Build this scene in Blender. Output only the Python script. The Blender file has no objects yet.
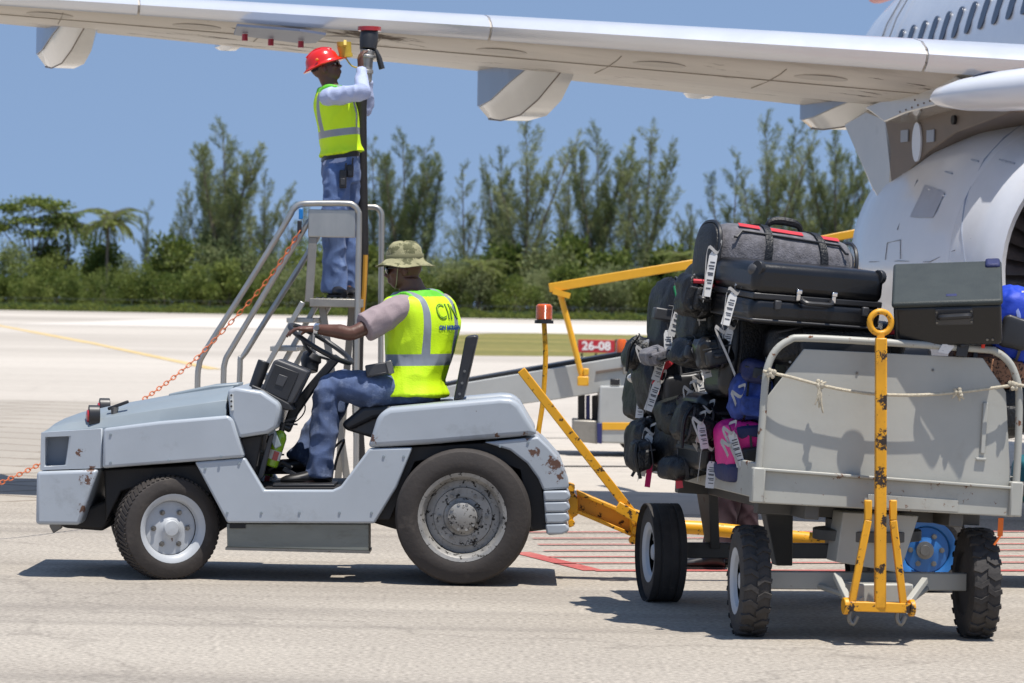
import bpy, bmesh, math, random
from mathutils import Vector, Matrix, noise, bvhtree
R = math.radians
F = 120.0 / 36.0 * 1024.0      # focal length in pixels
HZ = 307.0                     # horizon row under the picture's centre
H = 1.54                       # camera height
ROLL = R(1.0)                  # the camera leans by a degree
scene = bpy.context.scene
COL = scene.collection
rnd = random.Random(7)

def unroll(px, py):
    dx = px - 512; dy = py - HZ; c = math.cos(ROLL); s = math.sin(ROLL)
    return dx * c + dy * s, dy * c - dx * s
def P(px, py, d):
    x, y = unroll(px, py)
    return Vector((x * d / F, d, H - y * d / F))
def G(px, py, z=0.0):
    x, y = unroll(px, py); d = (H - z) * F / y
    return Vector((x * d / F, d, z))
def ray(px, py):
    x, y = unroll(px, py); return Vector((x / F, 1.0, -y / F))
def on_plane(px, py, pt, n):
    r = ray(px, py)
    o = Vector((0, 0, H))
    t = (Vector(pt) - o).dot(n) / r.dot(n)
    return o + r * t

def lin(c):
    out = []
    for v in c[:3]:
        v = v / 255.0
        out.append(v / 12.92 if v <= 0.04045 else ((v + 0.055) / 1.055) ** 2.4)
    return (*out, 1.0)

# ------------------------------------------------------------------ materials
MATS = {}
def mat(name, col, rough=0.5, metal=0.0, var=0.12, vs=6.0, wear=None, bump=0.0, bs=60.0, spec=0.5,
        coat=0.0, emit=0.0, dust=None, alpha=1.0, trans=0.0, stretch=None, sheen=0.0, spots=None, spotc=(86, 52, 38), spots_scale=26):
    """col as sRGB 0-255 of the base colour; wear = (sRGB, amount 0-1, scale); dust = (sRGB, amount, scale)"""
    if name in MATS:
        return MATS[name]
    m = bpy.data.materials.new(name); m.use_nodes = True
    nt = m.node_tree; N = nt.nodes; L = nt.links
    b = N['Principled BSDF']
    tc = N.new('ShaderNodeTexCoord')
    vec = tc.outputs['Object']
    if stretch:
        mp = N.new('ShaderNodeMapping'); mp.inputs['Scale'].default_value = stretch
        L.new(vec, mp.inputs['Vector']); vec = mp.outputs['Vector']
    c = lin(col)
    nz = N.new('ShaderNodeTexNoise'); nz.inputs['Scale'].default_value = vs; nz.inputs['Detail'].default_value = 6
    nz.inputs['Roughness'].default_value = 0.62
    L.new(vec, nz.inputs['Vector'])
    rp = N.new('ShaderNodeValToRGB')
    rp.color_ramp.elements[0].position = 0.3; rp.color_ramp.elements[1].position = 0.7
    rp.color_ramp.elements[0].color = (*[max(0, v * (1 - var)) for v in c[:3]], 1)
    rp.color_ramp.elements[1].color = (*[min(1, v * (1 + var)) for v in c[:3]], 1)
    L.new(nz.outputs['Fac'], rp.inputs['Fac'])
    cur = rp.outputs['Color']
    roughsock = None
    def layer(spec_, cur, seed, hard):
        wc, amt, sc = spec_
        wn = N.new('ShaderNodeTexNoise'); wn.noise_dimensions = '4D'; wn.inputs['W'].default_value = seed
        wn.inputs['Scale'].default_value = sc; wn.inputs['Detail'].default_value = 9; wn.inputs['Roughness'].default_value = 0.7
        L.new(vec, wn.inputs['Vector'])
        wr = N.new('ShaderNodeValToRGB')
        e = wr.color_ramp.elements
        th = 0.72 - 0.34 * amt
        e[0].position = th; e[1].position = min(1, th + hard)
        e[0].color = (0, 0, 0, 1); e[1].color = (1, 1, 1, 1)
        L.new(wn.outputs['Fac'], wr.inputs['Fac'])
        mx = N.new('ShaderNodeMix'); mx.data_type = 'RGBA'
        L.new(wr.outputs['Color'], mx.inputs['Factor']); L.new(cur, mx.inputs['A'])
        mx.inputs['B'].default_value = lin(wc)
        return mx.outputs['Result'], wr.outputs['Color']
    if dust:
        cur, _ = layer(dust, cur, 3.7, 0.35)
    if wear:
        cur, msk = layer(wear, cur, 9.1, 0.03)
        mr = N.new('ShaderNodeMapRange'); mr.inputs['To Min'].default_value = rough; mr.inputs['To Max'].default_value = 0.85
        L.new(msk, mr.inputs['Value']); roughsock = mr.outputs['Result']
    if spots:
        acc = None
        for (pt, rad) in spots:
            dn_ = N.new('ShaderNodeVectorMath'); dn_.operation = 'DISTANCE'; dn_.inputs[1].default_value = pt
            L.new(tc.outputs['Object'], dn_.inputs[0])
            mr = N.new('ShaderNodeMapRange'); mr.inputs['From Max'].default_value = rad; mr.inputs['To Min'].default_value = 1; mr.inputs['To Max'].default_value = 0
            L.new(dn_.outputs['Value'], mr.inputs['Value'])
            if acc is None: acc = mr.outputs['Result']
            else:
                mxn = N.new('ShaderNodeMath'); mxn.operation = 'MAXIMUM'; L.new(acc, mxn.inputs[0]); L.new(mr.outputs['Result'], mxn.inputs[1]); acc = mxn.outputs[0]
        sn = N.new('ShaderNodeTexNoise'); sn.inputs['Scale'].default_value = spots_scale; sn.inputs['Detail'].default_value = 8; sn.inputs['Roughness'].default_value = .72
        L.new(tc.outputs['Object'], sn.inputs['Vector'])
        ma = N.new('ShaderNodeMath'); ma.operation = 'MULTIPLY_ADD'; ma.inputs[1].default_value = .34; L.new(acc, ma.inputs[0]); L.new(sn.outputs['Fac'], ma.inputs[2])
        sr = N.new('ShaderNodeValToRGB'); sr.color_ramp.elements[0].position = .70; sr.color_ramp.elements[1].position = .74
        L.new(ma.outputs[0], sr.inputs['Fac'])
        mx = N.new('ShaderNodeMix'); mx.data_type = 'RGBA'; L.new(sr.outputs['Color'], mx.inputs['Factor']); L.new(cur, mx.inputs['A']); mx.inputs['B'].default_value = lin(spotc); cur = mx.outputs['Result']
    L.new(cur, b.inputs['Base Color'])
    if roughsock is None:
        mr = N.new('ShaderNodeMapRange')
        mr.inputs['To Min'].default_value = max(0.02, rough - 0.08); mr.inputs['To Max'].default_value = min(1, rough + 0.08)
        L.new(nz.outputs['Fac'], mr.inputs['Value']); roughsock = mr.outputs['Result']
    L.new(roughsock, b.inputs['Roughness'])
    b.inputs['Metallic'].default_value = metal
    b.inputs['Specular IOR Level'].default_value = spec
    if coat:
        b.inputs['Coat Weight'].default_value = coat; b.inputs['Coat Roughness'].default_value = 0.12
    if sheen:
        b.inputs['Sheen Weight'].default_value = sheen
    if trans:
        b.inputs['Transmission Weight'].default_value = trans
    if emit:
        L.new(cur, b.inputs['Emission Color']); b.inputs['Emission Strength'].default_value = emit
    if bump:
        bn = N.new('ShaderNodeTexNoise'); bn.inputs['Scale'].default_value = bs; bn.inputs['Detail'].default_value = 5
        L.new(vec, bn.inputs['Vector'])
        bp = N.new('ShaderNodeBump'); bp.inputs['Strength'].default_value = bump; bp.inputs['Distance'].default_value = 0.02
        L.new(bn.outputs['Fac'], bp.inputs['Height']); L.new(bp.outputs['Normal'], b.inputs['Normal'])
    MATS[name] = m
    return m

# ------------------------------------------------------------------ objects
def world_loc(o):
    v = Vector((0, 0, 0))
    while o is not None:
        v += o.location; o = o.parent
    return v
def tag(o, label=None, cat=None, group=None, kind=None):
    if label: o['label'] = label
    if cat: o['category'] = cat
    if group: o['group'] = group
    if kind: o['kind'] = kind
    return o
def thing(name, label, cat, loc=(0, 0, 0), group=None):
    o = bpy.data.objects.new(name, None); COL.objects.link(o)
    o.empty_display_size = 0.2
    o.location = loc
    return tag(o, label, cat, group)

class MB:
    def __init__(self):
        self.bm = bmesh.new(); self.mi = 0
    def _done(self, faces):
        for f in faces: f.material_index = self.mi
    def poly(self, pts):
        f = self.bm.faces.new([self.bm.verts.new(p) for p in pts]); self._done([f]); return f
    def box(self, c, s, rot=None):
        c = Vector(c); fs = []
        vs = []
        for dx in (-.5, .5):
            for dy in (-.5, .5):
                for dz in (-.5, .5):
                    v = Vector((dx * s[0], dy * s[1], dz * s[2]))
                    if rot is not None: v = rot @ v
                    vs.append(self.bm.verts.new(c + v))
        for q in ((0, 1, 3, 2), (4, 6, 7, 5), (0, 4, 5, 1), (2, 3, 7, 6), (0, 2, 6, 4), (1, 5, 7, 3)):
            fs.append(self.bm.faces.new([vs[i] for i in q]))
        self._done(fs); return self
    def bar(self, a, b, w, h, up=(0, 0, 1)):
        a = Vector(a); b = Vector(b); d = b - a; x = d.normalized()
        u = Vector(up); y = u.cross(x)
        if y.length < 1e-4: y = Vector((0, 1, 0)).cross(x)
        y.normalize(); z = x.cross(y)
        rot = Matrix((x, y, z)).transposed()
        return self.box((a + b) / 2, (d.length, w, h), rot)
    def prism(self, pts, vec, pts2=None):
        vec = Vector(vec)
        A = [self.bm.verts.new(Vector(p)) for p in pts]
        B = [self.bm.verts.new(Vector(p) + vec) for p in (pts2 or pts)]
        n = len(A); fs = [self.bm.faces.new(A), self.bm.faces.new(B[::-1])]
        for i in range(n):
            fs.append(self.bm.faces.new((A[i], B[i], B[(i + 1) % n], A[(i + 1) % n])))
        self._done(fs); return self
    def ring_prism(self, outer, inner, vec):
        vec = Vector(vec); n = len(outer); fs = []
        o1 = [self.bm.verts.new(Vector(p)) for p in outer]; i1 = [self.bm.verts.new(Vector(p)) for p in inner]
        o2 = [self.bm.verts.new(Vector(p) + vec) for p in outer]; i2 = [self.bm.verts.new(Vector(p) + vec) for p in inner]
        for k in range(n):
            j = (k + 1) % n
            fs.append(self.bm.faces.new((o1[k], o1[j], i1[j], i1[k])))
            fs.append(self.bm.faces.new((o2[j], o2[k], i2[k], i2[j])))
            fs.append(self.bm.faces.new((o1[j], o1[k], o2[k], o2[j])))
            fs.append(self.bm.faces.new((i1[k], i1[j], i2[j], i2[k])))
        self._done(fs); return self
    def loft(self, rings, cap=True, closed=True):
        fs = []; V = [[self.bm.verts.new(Vector(p)) for p in r] for r in rings]
        n = len(V[0])
        for a, b in zip(V, V[1:]):
            for i in range(n if closed else n - 1):
                j = (i + 1) % n
                fs.append(self.bm.faces.new((a[i], a[j], b[j], b[i])))
        if cap and closed:
            fs.append(self.bm.faces.new(V[0][::-1])); fs.append(self.bm.faces.new(V[-1]))
        self._done(fs); return self
    def tube(self, pts, r, n=10, closed=False, smooth=0):
        pts = [Vector(p) for p in pts]
        if smooth: pts = catmull(pts, smooth)
        m = len(pts); rr = r if isinstance(r, (list, tuple)) else [r] * m
        if len(rr) != m:
            q = rr; rr = []
            for i in range(m):
                t = i / (m - 1) * (len(q) - 1); k = min(int(t), len(q) - 2); rr.append(q[k] + (q[k + 1] - q[k]) * (t - k))
        t0 = (pts[1] - pts[0]).normalized()
        u = t0.orthogonal().normalized(); rings = []
        for i, p in enumerate(pts):
            if closed: t = (pts[(i + 1) % m] - pts[i - 1]).normalized()
            elif i == 0: t = t0
            elif i == m - 1: t = (pts[-1] - pts[-2]).normalized()
            else: t = ((pts[i + 1] - p).normalized() + (p - pts[i - 1]).normalized()).normalized()
            u = (u - t * u.dot(t)); u = u.normalized() if u.length > 1e-6 else t.orthogonal().normalized()
            w = t.cross(u)
            rings.append([p + (u * math.cos(2 * math.pi * k / n) + w * math.sin(2 * math.pi * k / n)) * rr[i] for k in range(n)])
        if closed:
            rings.append(rings[0])
            return self.loft(rings, cap=False)
        return self.loft(rings)
    def lathe(self, prof, c, axis, n=32, cap=True, up=None):
        c = Vector(c); a = Vector(axis).normalized()
        u = Vector(up) if up else a.orthogonal()
        u = (u - a * u.dot(a)).normalized(); w = a.cross(u)
        rings = [[c + a * s + (u * math.cos(2 * math.pi * k / n) + w * math.sin(2 * math.pi * k / n)) * max(r, 1e-4) for k in range(n)] for s, r in prof]
        return self.loft(rings, cap=cap)
    def cyl(self, a, b, r, n=16):
        a = Vector(a); b = Vector(b)
        return self.lathe([(0, r), ((b - a).length, r)], a, b - a, n)
    def ball(self, c, r, n=12, rot=None):
        if not isinstance(r, (tuple, list)): r = (r, r, r)
        c = Vector(c); rings = []
        for i in range(n + 1):
            ph = -math.pi / 2 + math.pi * i / n
            cr = max(math.cos(ph), 0.002); ring = []
            for k in range(2 * n):
                a = 2 * math.pi * k / (2 * n)
                v = Vector((r[0] * cr * math.cos(a), r[1] * cr * math.sin(a), r[2] * math.sin(ph)))
                ring.append(c + (rot @ v if rot is not None else v))
            rings.append(ring)
        return self.loft(rings)
    def mesh(self, name, origin=(0, 0, 0)):
        bmesh.ops.recalc_face_normals(self.bm, faces=self.bm.faces)
        bmesh.ops.translate(self.bm, verts=self.bm.verts, vec=-Vector(origin))
        me = bpy.data.meshes.new(name); self.bm.to_mesh(me); self.bm.free()
        return me
    def build(self, name, mats, parent=None, bevel=0.0, seg=2, loc=None, label=None, smooth=0.6, flat=False):
        o0 = world_loc(parent) if parent else (Vector(loc) if loc is not None else Vector((0, 0, 0)))
        me = self.mesh(name, o0)
        return finish(name, me, mats, parent, None if parent else o0, bevel, seg, label, smooth, flat)

def finish(name, me, mats, parent=None, loc=None, bevel=0.0, seg=2, label=None, smooth=0.6, flat=False):
    for m in (mats if isinstance(mats, (list, tuple)) else [mats]): me.materials.append(m)
    if not flat:
        me.polygons.foreach_set('use_smooth', [True] * len(me.polygons))
        if smooth is not None: me.set_sharp_from_angle(angle=smooth)
    o = bpy.data.objects.new(name, me); COL.objects.link(o)
    if parent is not None: o.parent = parent
    elif loc is not None: o.location = loc
    if bevel:
        b = o.modifiers.new('bevel', 'BEVEL'); b.width = bevel; b.segments = seg; b.limit_method = 'ANGLE'; b.angle_limit = R(28)
        b.harden_normals = False
        me.polygons.foreach_set('use_smooth', [True] * len(me.polygons))
    if label: o['label'] = label
    return o

def catmull(pts, k):
    pts = [Vector(p) for p in pts]; out = []
    for i in range(len(pts) - 1):
        p1, p2 = pts[i], pts[i + 1]
        p0 = pts[i - 1] if i else p1 * 2 - p2
        p3 = pts[i + 2] if i + 2 < len(pts) else p2 * 2 - p1
        for s in range(k):
            t = s / k
            out.append(0.5 * ((2 * p1) + (p2 - p0) * t + (2 * p0 - 5 * p1 + 4 * p2 - p3) * t * t + (3 * p1 - p0 - 3 * p2 + p3) * t ** 3))
    out.append(pts[-1]); return out

def remesh(name, mb, mats, parent, voxel=0.007, smooth=2, wr=0.0, wrs=9.0, seed=0.0, label=None, stretch=(1, 1, 1), post=None):
    """fuse closed lofts into one continuous surface"""
    bmesh.ops.recalc_face_normals(mb.bm, faces=mb.bm.faces)
    me = bpy.data.meshes.new('tmp'); mb.bm.to_mesh(me); mb.bm.free()
    ob = bpy.data.objects.new('tmp', me); COL.objects.link(ob)
    md = ob.modifiers.new('r', 'REMESH'); md.mode = 'VOXEL'; md.voxel_size = voxel
    dg = bpy.context.evaluated_depsgraph_get()
    m2 = bpy.data.meshes.new_from_object(ob.evaluated_get(dg))
    bpy.data.objects.remove(ob); bpy.data.meshes.remove(me)
    bm = bmesh.new(); bm.from_mesh(m2); bpy.data.meshes.remove(m2)
    for _ in range(smooth):
        bmesh.ops.smooth_vert(bm, verts=bm.verts, factor=0.5, use_axis_x=True, use_axis_y=True, use_axis_z=True)
    if wr:
        bm.normal_update()
        mv = []
        for v in bm.verts:
            q = Vector((v.co.x * stretch[0], v.co.y * stretch[1], v.co.z * stretch[2])) * wrs + Vector((seed, seed * 2, seed * 3))
            a = 1 - abs(noise.noise(q)) * 2.2
            b_ = noise.noise(q * 0.45)
            mv.append(v.co + v.normal * wr * (a * 0.6 + b_ * 0.9))
        for v, c in zip(bm.verts, mv): v.co = c
    if post: post(bm)
    o0 = world_loc(parent)
    bmesh.ops.translate(bm, verts=bm.verts, vec=-o0)
    me = bpy.data.meshes.new(name); bm.to_mesh(me); bm.free()
    return finish(name, me, mats, parent, None, 0, 2, label, None)

def copy_thing(o, loc, rotz=None, scale=None, label=None):
    c = o.copy(); COL.objects.link(c); c.location = loc
    if rotz is not None: c.rotation_euler = (0, 0, rotz)
    if scale is not None: c.scale = scale if hasattr(scale, '__len__') else (scale,) * 3
    if label: c['label'] = label
    for ch in o.children:
        d = ch.copy(); COL.objects.link(d); d.parent = c
        for g in ch.children:
            e = g.copy(); COL.objects.link(e); e.parent = d
    return c

def text_mesh(body, size, extrude=0.002, bold=0.0):
    cu = bpy.data.curves.new('txt', 'FONT'); cu.body = body; cu.size = size; cu.extrude = extrude; cu.offset = bold
    cu.align_x = 'CENTER'; cu.align_y = 'CENTER'; cu.resolution_u = 3
    ob = bpy.data.objects.new('txt', cu); COL.objects.link(ob)
    dg = bpy.context.evaluated_depsgraph_get()
    me = bpy.data.meshes.new_from_object(ob.evaluated_get(dg))
    bpy.data.objects.remove(ob); bpy.data.curves.remove(cu)
    return me
def put_text(name, body, size, c, right, up, m, parent, extrude=0.002, bold=0.0, sx=1.0):
    me = text_mesh(body, size, extrude, bold)
    r = Vector(right).normalized(); u = Vector(up).normalized(); n = r.cross(u)
    M = Matrix((r * sx, u, n)).transposed().to_4x4(); M.translation = Vector(c) - world_loc(parent)
    me.transform(M)
    return finish(name, me, m, parent, None, flat=True)
# ------------------------------------------------------------------ setting: ground
def ground_mat(name, col, col2, fine, stain=None, stain_amt=0.3, stretch=(1, 1, 1), speck=0.25, bump=0.15, rough=0.9, brick=None, big=0.25, patch=None, wornness=0):
    m = bpy.data.materials.new(name); m.use_nodes = True
    nt = m.node_tree; N = nt.nodes; L = nt.links; b = N['Principled BSDF']
    tc = N.new('ShaderNodeTexCoord'); mp = N.new('ShaderNodeMapping'); mp.inputs['Scale'].default_value = stretch
    L.new(tc.outputs['Object'], mp.inputs['Vector'])
    n1 = N.new('ShaderNodeTexNoise'); n1.inputs['Scale'].default_value = big; n1.inputs['Detail'].default_value = 8; n1.inputs['Roughness'].default_value = 0.6
    L.new(mp.outputs['Vector'], n1.inputs['Vector'])
    r1 = N.new('ShaderNodeValToRGB'); r1.color_ramp.elements[0].position = 0.35; r1.color_ramp.elements[1].position = 0.65
    r1.color_ramp.elements[0].color = lin(col); r1.color_ramp.elements[1].color = lin(col2)
    L.new(n1.outputs['Fac'], r1.inputs['Fac']); cur = r1.outputs['Color']
    n2 = N.new('ShaderNodeTexNoise'); n2.inputs['Scale'].default_value = fine; n2.inputs['Detail'].default_value = 3
    L.new(tc.outputs['Object'], n2.inputs['Vector'])
    r2 = N.new('ShaderNodeMapRange'); r2.inputs['From Min'].default_value = 0.3; r2.inputs['From Max'].default_value = 0.7
    r2.inputs['To Min'].default_value = 1 - speck; r2.inputs['To Max'].default_value = 1 + speck
    L.new(n2.outputs['Fac'], r2.inputs['Value'])
    mx = N.new('ShaderNodeMix'); mx.data_type = 'RGBA'; mx.blend_type = 'MULTIPLY'; mx.inputs['Factor'].default_value = 1
    L.new(cur, mx.inputs['A']); L.new(r2.outputs['Result'], mx.inputs['B']); cur = mx.outputs['Result']
    if stain:
        n3 = N.new('ShaderNodeTexNoise'); n3.inputs['Scale'].default_value = 0.55; n3.inputs['Detail'].default_value = 10; n3.inputs['Roughness'].default_value = 0.7
        mp3 = N.new('ShaderNodeMapping'); mp3.inputs['Scale'].default_value = (0.35, 1.6, 1); mp3.inputs['Location'].default_value = (3, 7, 0)
        L.new(tc.outputs['Object'], mp3.inputs['Vector']); L.new(mp3.outputs['Vector'], n3.inputs['Vector'])
        r3 = N.new('ShaderNodeValToRGB'); r3.color_ramp.elements[0].position = 0.5; r3.color_ramp.elements[1].position = 0.8
        r3.color_ramp.elements[0].color = (0, 0, 0, 1); r3.color_ramp.elements[1].color = (stain_amt,) * 3 + (1,)
        L.new(n3.outputs['Fac'], r3.inputs['Fac'])
        m3 = N.new('ShaderNodeMix'); m3.data_type = 'RGBA'
        L.new(r3.outputs['Color'], m3.inputs['Factor']); L.new(cur, m3.inputs['A']); m3.inputs['B'].default_value = lin(stain); cur = m3.outputs['Result']
    if brick:
        w, h, rz, mort, mcol = brick
        mb_ = N.new('ShaderNodeMapping'); mb_.inputs['Rotation'].default_value = (0, 0, rz)
        L.new(tc.outputs['Object'], mb_.inputs['Vector'])
        br = N.new('ShaderNodeTexBrick'); br.inputs['Scale'].default_value = 1; br.inputs['Brick Width'].default_value = w; br.inputs['Row Height'].default_value = h
        br.inputs['Mortar Size'].default_value = mort; br.inputs['Color1'].default_value = (1, 1, 1, 1); br.inputs['Color2'].default_value = (.93, .93, .93, 1); br.inputs['Mortar'].default_value = lin(mcol)
        L.new(mb_.outputs['Vector'], br.inputs['Vector'])
        m4 = N.new('ShaderNodeMix'); m4.data_type = 'RGBA'; m4.blend_type = 'MULTIPLY'; m4.inputs['Factor'].default_value = 1
        L.new(cur, m4.inputs['A']); L.new(br.outputs['Color'], m4.inputs['B']); cur = m4.outputs['Result']
    if wornness:
        def darken(cur, fac, col):
            m_ = N.new('ShaderNodeMix'); m_.data_type = 'RGBA'; L.new(fac, m_.inputs['Factor']); L.new(cur, m_.inputs['A']); m_.inputs['B'].default_value = lin(col); return m_.outputs['Result']
        dn = N.new('ShaderNodeTexNoise'); dn.inputs['Scale'].default_value = 1.3; dn.inputs['Detail'].default_value = 6
        L.new(tc.outputs['Object'], dn.inputs['Vector'])
        va = N.new('ShaderNodeVectorMath'); va.operation = 'MULTIPLY_ADD'; va.inputs[1].default_value = (1.6, 1.6, 0); L.new(dn.outputs['Color'], va.inputs[0]); L.new(tc.outputs['Object'], va.inputs[2])
        vo = N.new('ShaderNodeTexVoronoi'); vo.feature = 'DISTANCE_TO_EDGE'; vo.inputs['Scale'].default_value = .23; L.new(va.outputs['Vector'], vo.inputs['Vector'])
        cr = N.new('ShaderNodeValToRGB'); cr.color_ramp.elements[0].color = (.26 * wornness, .26 * wornness, .26 * wornness, 1); cr.color_ramp.elements[1].color = (0, 0, 0, 1); cr.color_ramp.elements[0].position = 0.0; cr.color_ramp.elements[1].position = 0.006
        L.new(vo.outputs['Distance'], cr.inputs['Fac']); cur = darken(cur, cr.outputs['Color'], (84, 78, 72))
        on_ = N.new('ShaderNodeTexNoise'); on_.inputs['Scale'].default_value = 1.1; on_.inputs['Detail'].default_value = 7; on_.inputs['Roughness'].default_value = .75
        L.new(tc.outputs['Object'], on_.inputs['Vector'])
        orr = N.new('ShaderNodeValToRGB'); orr.color_ramp.elements[0].position = .66; orr.color_ramp.elements[1].position = .8; orr.color_ramp.elements[0].color = (0, 0, 0, 1); orr.color_ramp.elements[1].color = (.5 * wornness, .5 * wornness, .5 * wornness, 1)
        L.new(on_.outputs['Fac'], orr.inputs['Fac']); cur = darken(cur, orr.outputs['Color'], (92, 86, 80))
        mt = N.new('ShaderNodeMapping'); mt.inputs['Rotation'].default_value = (0, 0, R(4)); mt.inputs['Scale'].default_value = (.05, 2.2, 1); L.new(tc.outputs['Object'], mt.inputs['Vector'])
        tn = N.new('ShaderNodeTexNoise'); tn.inputs['Scale'].default_value = 1.0; tn.inputs['Detail'].default_value = 4; L.new(mt.outputs['Vector'], tn.inputs['Vector'])
        tr = N.new('ShaderNodeValToRGB'); tr.color_ramp.elements[0].position = .52; tr.color_ramp.elements[1].position = .7; tr.color_ramp.elements[0].color = (0, 0, 0, 1); tr.color_ramp.elements[1].color = (.3 * wornness, .3 * wornness, .3 * wornness, 1)
        L.new(tn.outputs['Fac'], tr.inputs['Fac']); cur = darken(cur, tr.outputs['Color'], (104, 98, 92))
        gn = N.new('ShaderNodeTexNoise'); gn.inputs['Scale'].default_value = 190; gn.inputs['Detail'].default_value = 2; L.new(tc.outputs['Object'], gn.inputs['Vector'])
        gr = N.new('ShaderNodeValToRGB'); gr.color_ramp.elements[0].position = .3; gr.color_ramp.elements[1].position = .37; gr.color_ramp.elements[0].color = (.5, .5, .5, 1); gr.color_ramp.elements[1].color = (0, 0, 0, 1)
        L.new(gn.outputs['Fac'], gr.inputs['Fac']); cur = darken(cur, gr.outputs['Color'], (86, 80, 74))
    L.new(cur, b.inputs['Base Color']); b.inputs['Roughness'].default_value = rough; b.inputs['Specular IOR Level'].default_value = 0.3
    if bump:
        bp = N.new('ShaderNodeBump'); bp.inputs['Strength'].default_value = bump; bp.inputs['Distance'].default_value = 0.01
        L.new(n2.outputs['Fac'], bp.inputs['Height']); L.new(bp.outputs['Normal'], b.inputs['Normal'])
    return m

def sheet(name, pts, m, z):
    mb = MB(); mb.poly([(p[0], p[1], z) for p in pts])
    o = mb.build(name, m, flat=True); o['kind'] = 'structure'; return o

M_asphalt = ground_mat('worn asphalt', (152, 144, 133), (168, 160, 148), 38.0, stain=(116, 109, 100), stain_amt=0.3, stretch=(.6, .9, 1), speck=0.32, bump=0.35, big=0.5, wornness=1.0)
M_concrete = ground_mat('pale concrete', (168, 160, 149), (198, 190, 178), 5.0, stain=(160, 152, 142), stain_amt=0.25, stretch=(.25, .6, 1), speck=0.06, bump=0.0, big=0.035, wornness=.5)
M_paver = ground_mat('concrete slabs', (158, 150, 138), (170, 162, 150), 14.0, stretch=(.2, 1, 1), speck=0.08, bump=0.0, brick=(2.0, 1.1, R(38), 0.05, (205, 200, 195)), big=0.15)
M_grass = ground_mat('dry mown grass', (96, 98, 44), (140, 128, 72), 2.2, stretch=(.06, .5, 1), speck=0.25, bump=0.0, big=0.2)
M_earth = ground_mat('rough green ground', (78, 84, 40), (110, 104, 64), 1.0, speck=0.2, bump=0.0, big=0.05)
M_runway = ground_mat('bright runway', (196, 189, 178), (206, 199, 190), 2.0, stretch=(.05, 1, 1), speck=0.04, bump=0, big=0.05)
sheet('ground', [(-3000, -60), (3000, -60), (3000, 4000), (-3000, 4000)], M_earth, -0.05)
sheet('concrete_apron', [(-400, 22), (400, 22), (400, 441), (-400, 441)], M_concrete, -0.012)
sheet('slab_pavement', [(-40, 25.6), (-2.2, 25.6), (-3.2, 52), (-70, 52)], M_paver, -0.008)
sheet('asphalt_apron', [(-60, -40), (60, -40), (60, 25.8), (-60, 25.8)], M_asphalt, 0.0)
gl = G(440, 343); 
sheet('grass_verge', [G(428, 350), G(450, 354), G(480, 355.5), G(560, 356), (150, 5291 / 48), (150, 5291 / 26.5), G(560, 333), G(490, 333), G(450, 335), G(430, 340), G(424, 345)], M_grass, -0.008)
sheet('runway', [(-30, 206), (300, 204), (300, 330), (-30, 330)], M_runway, -0.006)
M_red = ground_mat('red ground paint', (164, 74, 72), (178, 100, 92), 30.0, stain=(170, 160, 148), stain_amt=0.9, speck=0.2, bump=0.1, big=2.0)
def stripe(name, a, b, w, m, z=0.004):
    a = Vector(a); b = Vector(b); d = (b - a).normalized(); n = Vector((-d.y, d.x, 0)) * w / 2
    sheet(name, [a + n, b + n, b - n, a - n], m, z)
# red hatched stand marking, behind the tug and the cart
h0 = G(527, 557); h1 = G(590, 570)
stripe('red_marking_edge', G(520, 552.5), G(594, 571), 0.13, M_red, 0.004)
stripe('red_marking_edge', G(594, 571), G(1160, 571), 0.12, M_red, 0.0045)
for k in range(6):
    y = 532 + k * 6.2
    stripe('red_marking_line', G(527 + k * 5.5, y + 1), G(1200, y), 0.07, M_red, 0.008)
M_yl = ground_mat('faded yellow paint', (196, 168, 110), (206, 184, 140), 8.0, speck=0.1, bump=0, big=0.5)
stripe('yellow_guide_line', G(-40, 318), G(92, 343), 0.5, M_yl, -0.004)
stripe('yellow_guide_line', G(92, 343), G(215, 369), 0.35, M_yl, -0.0035)
M_joint = ground_mat('tarred joint', (70, 68, 66), (96, 92, 88), 5.0, speck=0.2, bump=0, big=0.6)
stripe('expansion_joint', G(400, 465), G(1200, 467), 0.16, M_joint, -0.004)
stripe('expansion_joint', G(440, 437), G(1100, 439), 0.10, M_joint, -0.004)

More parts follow.
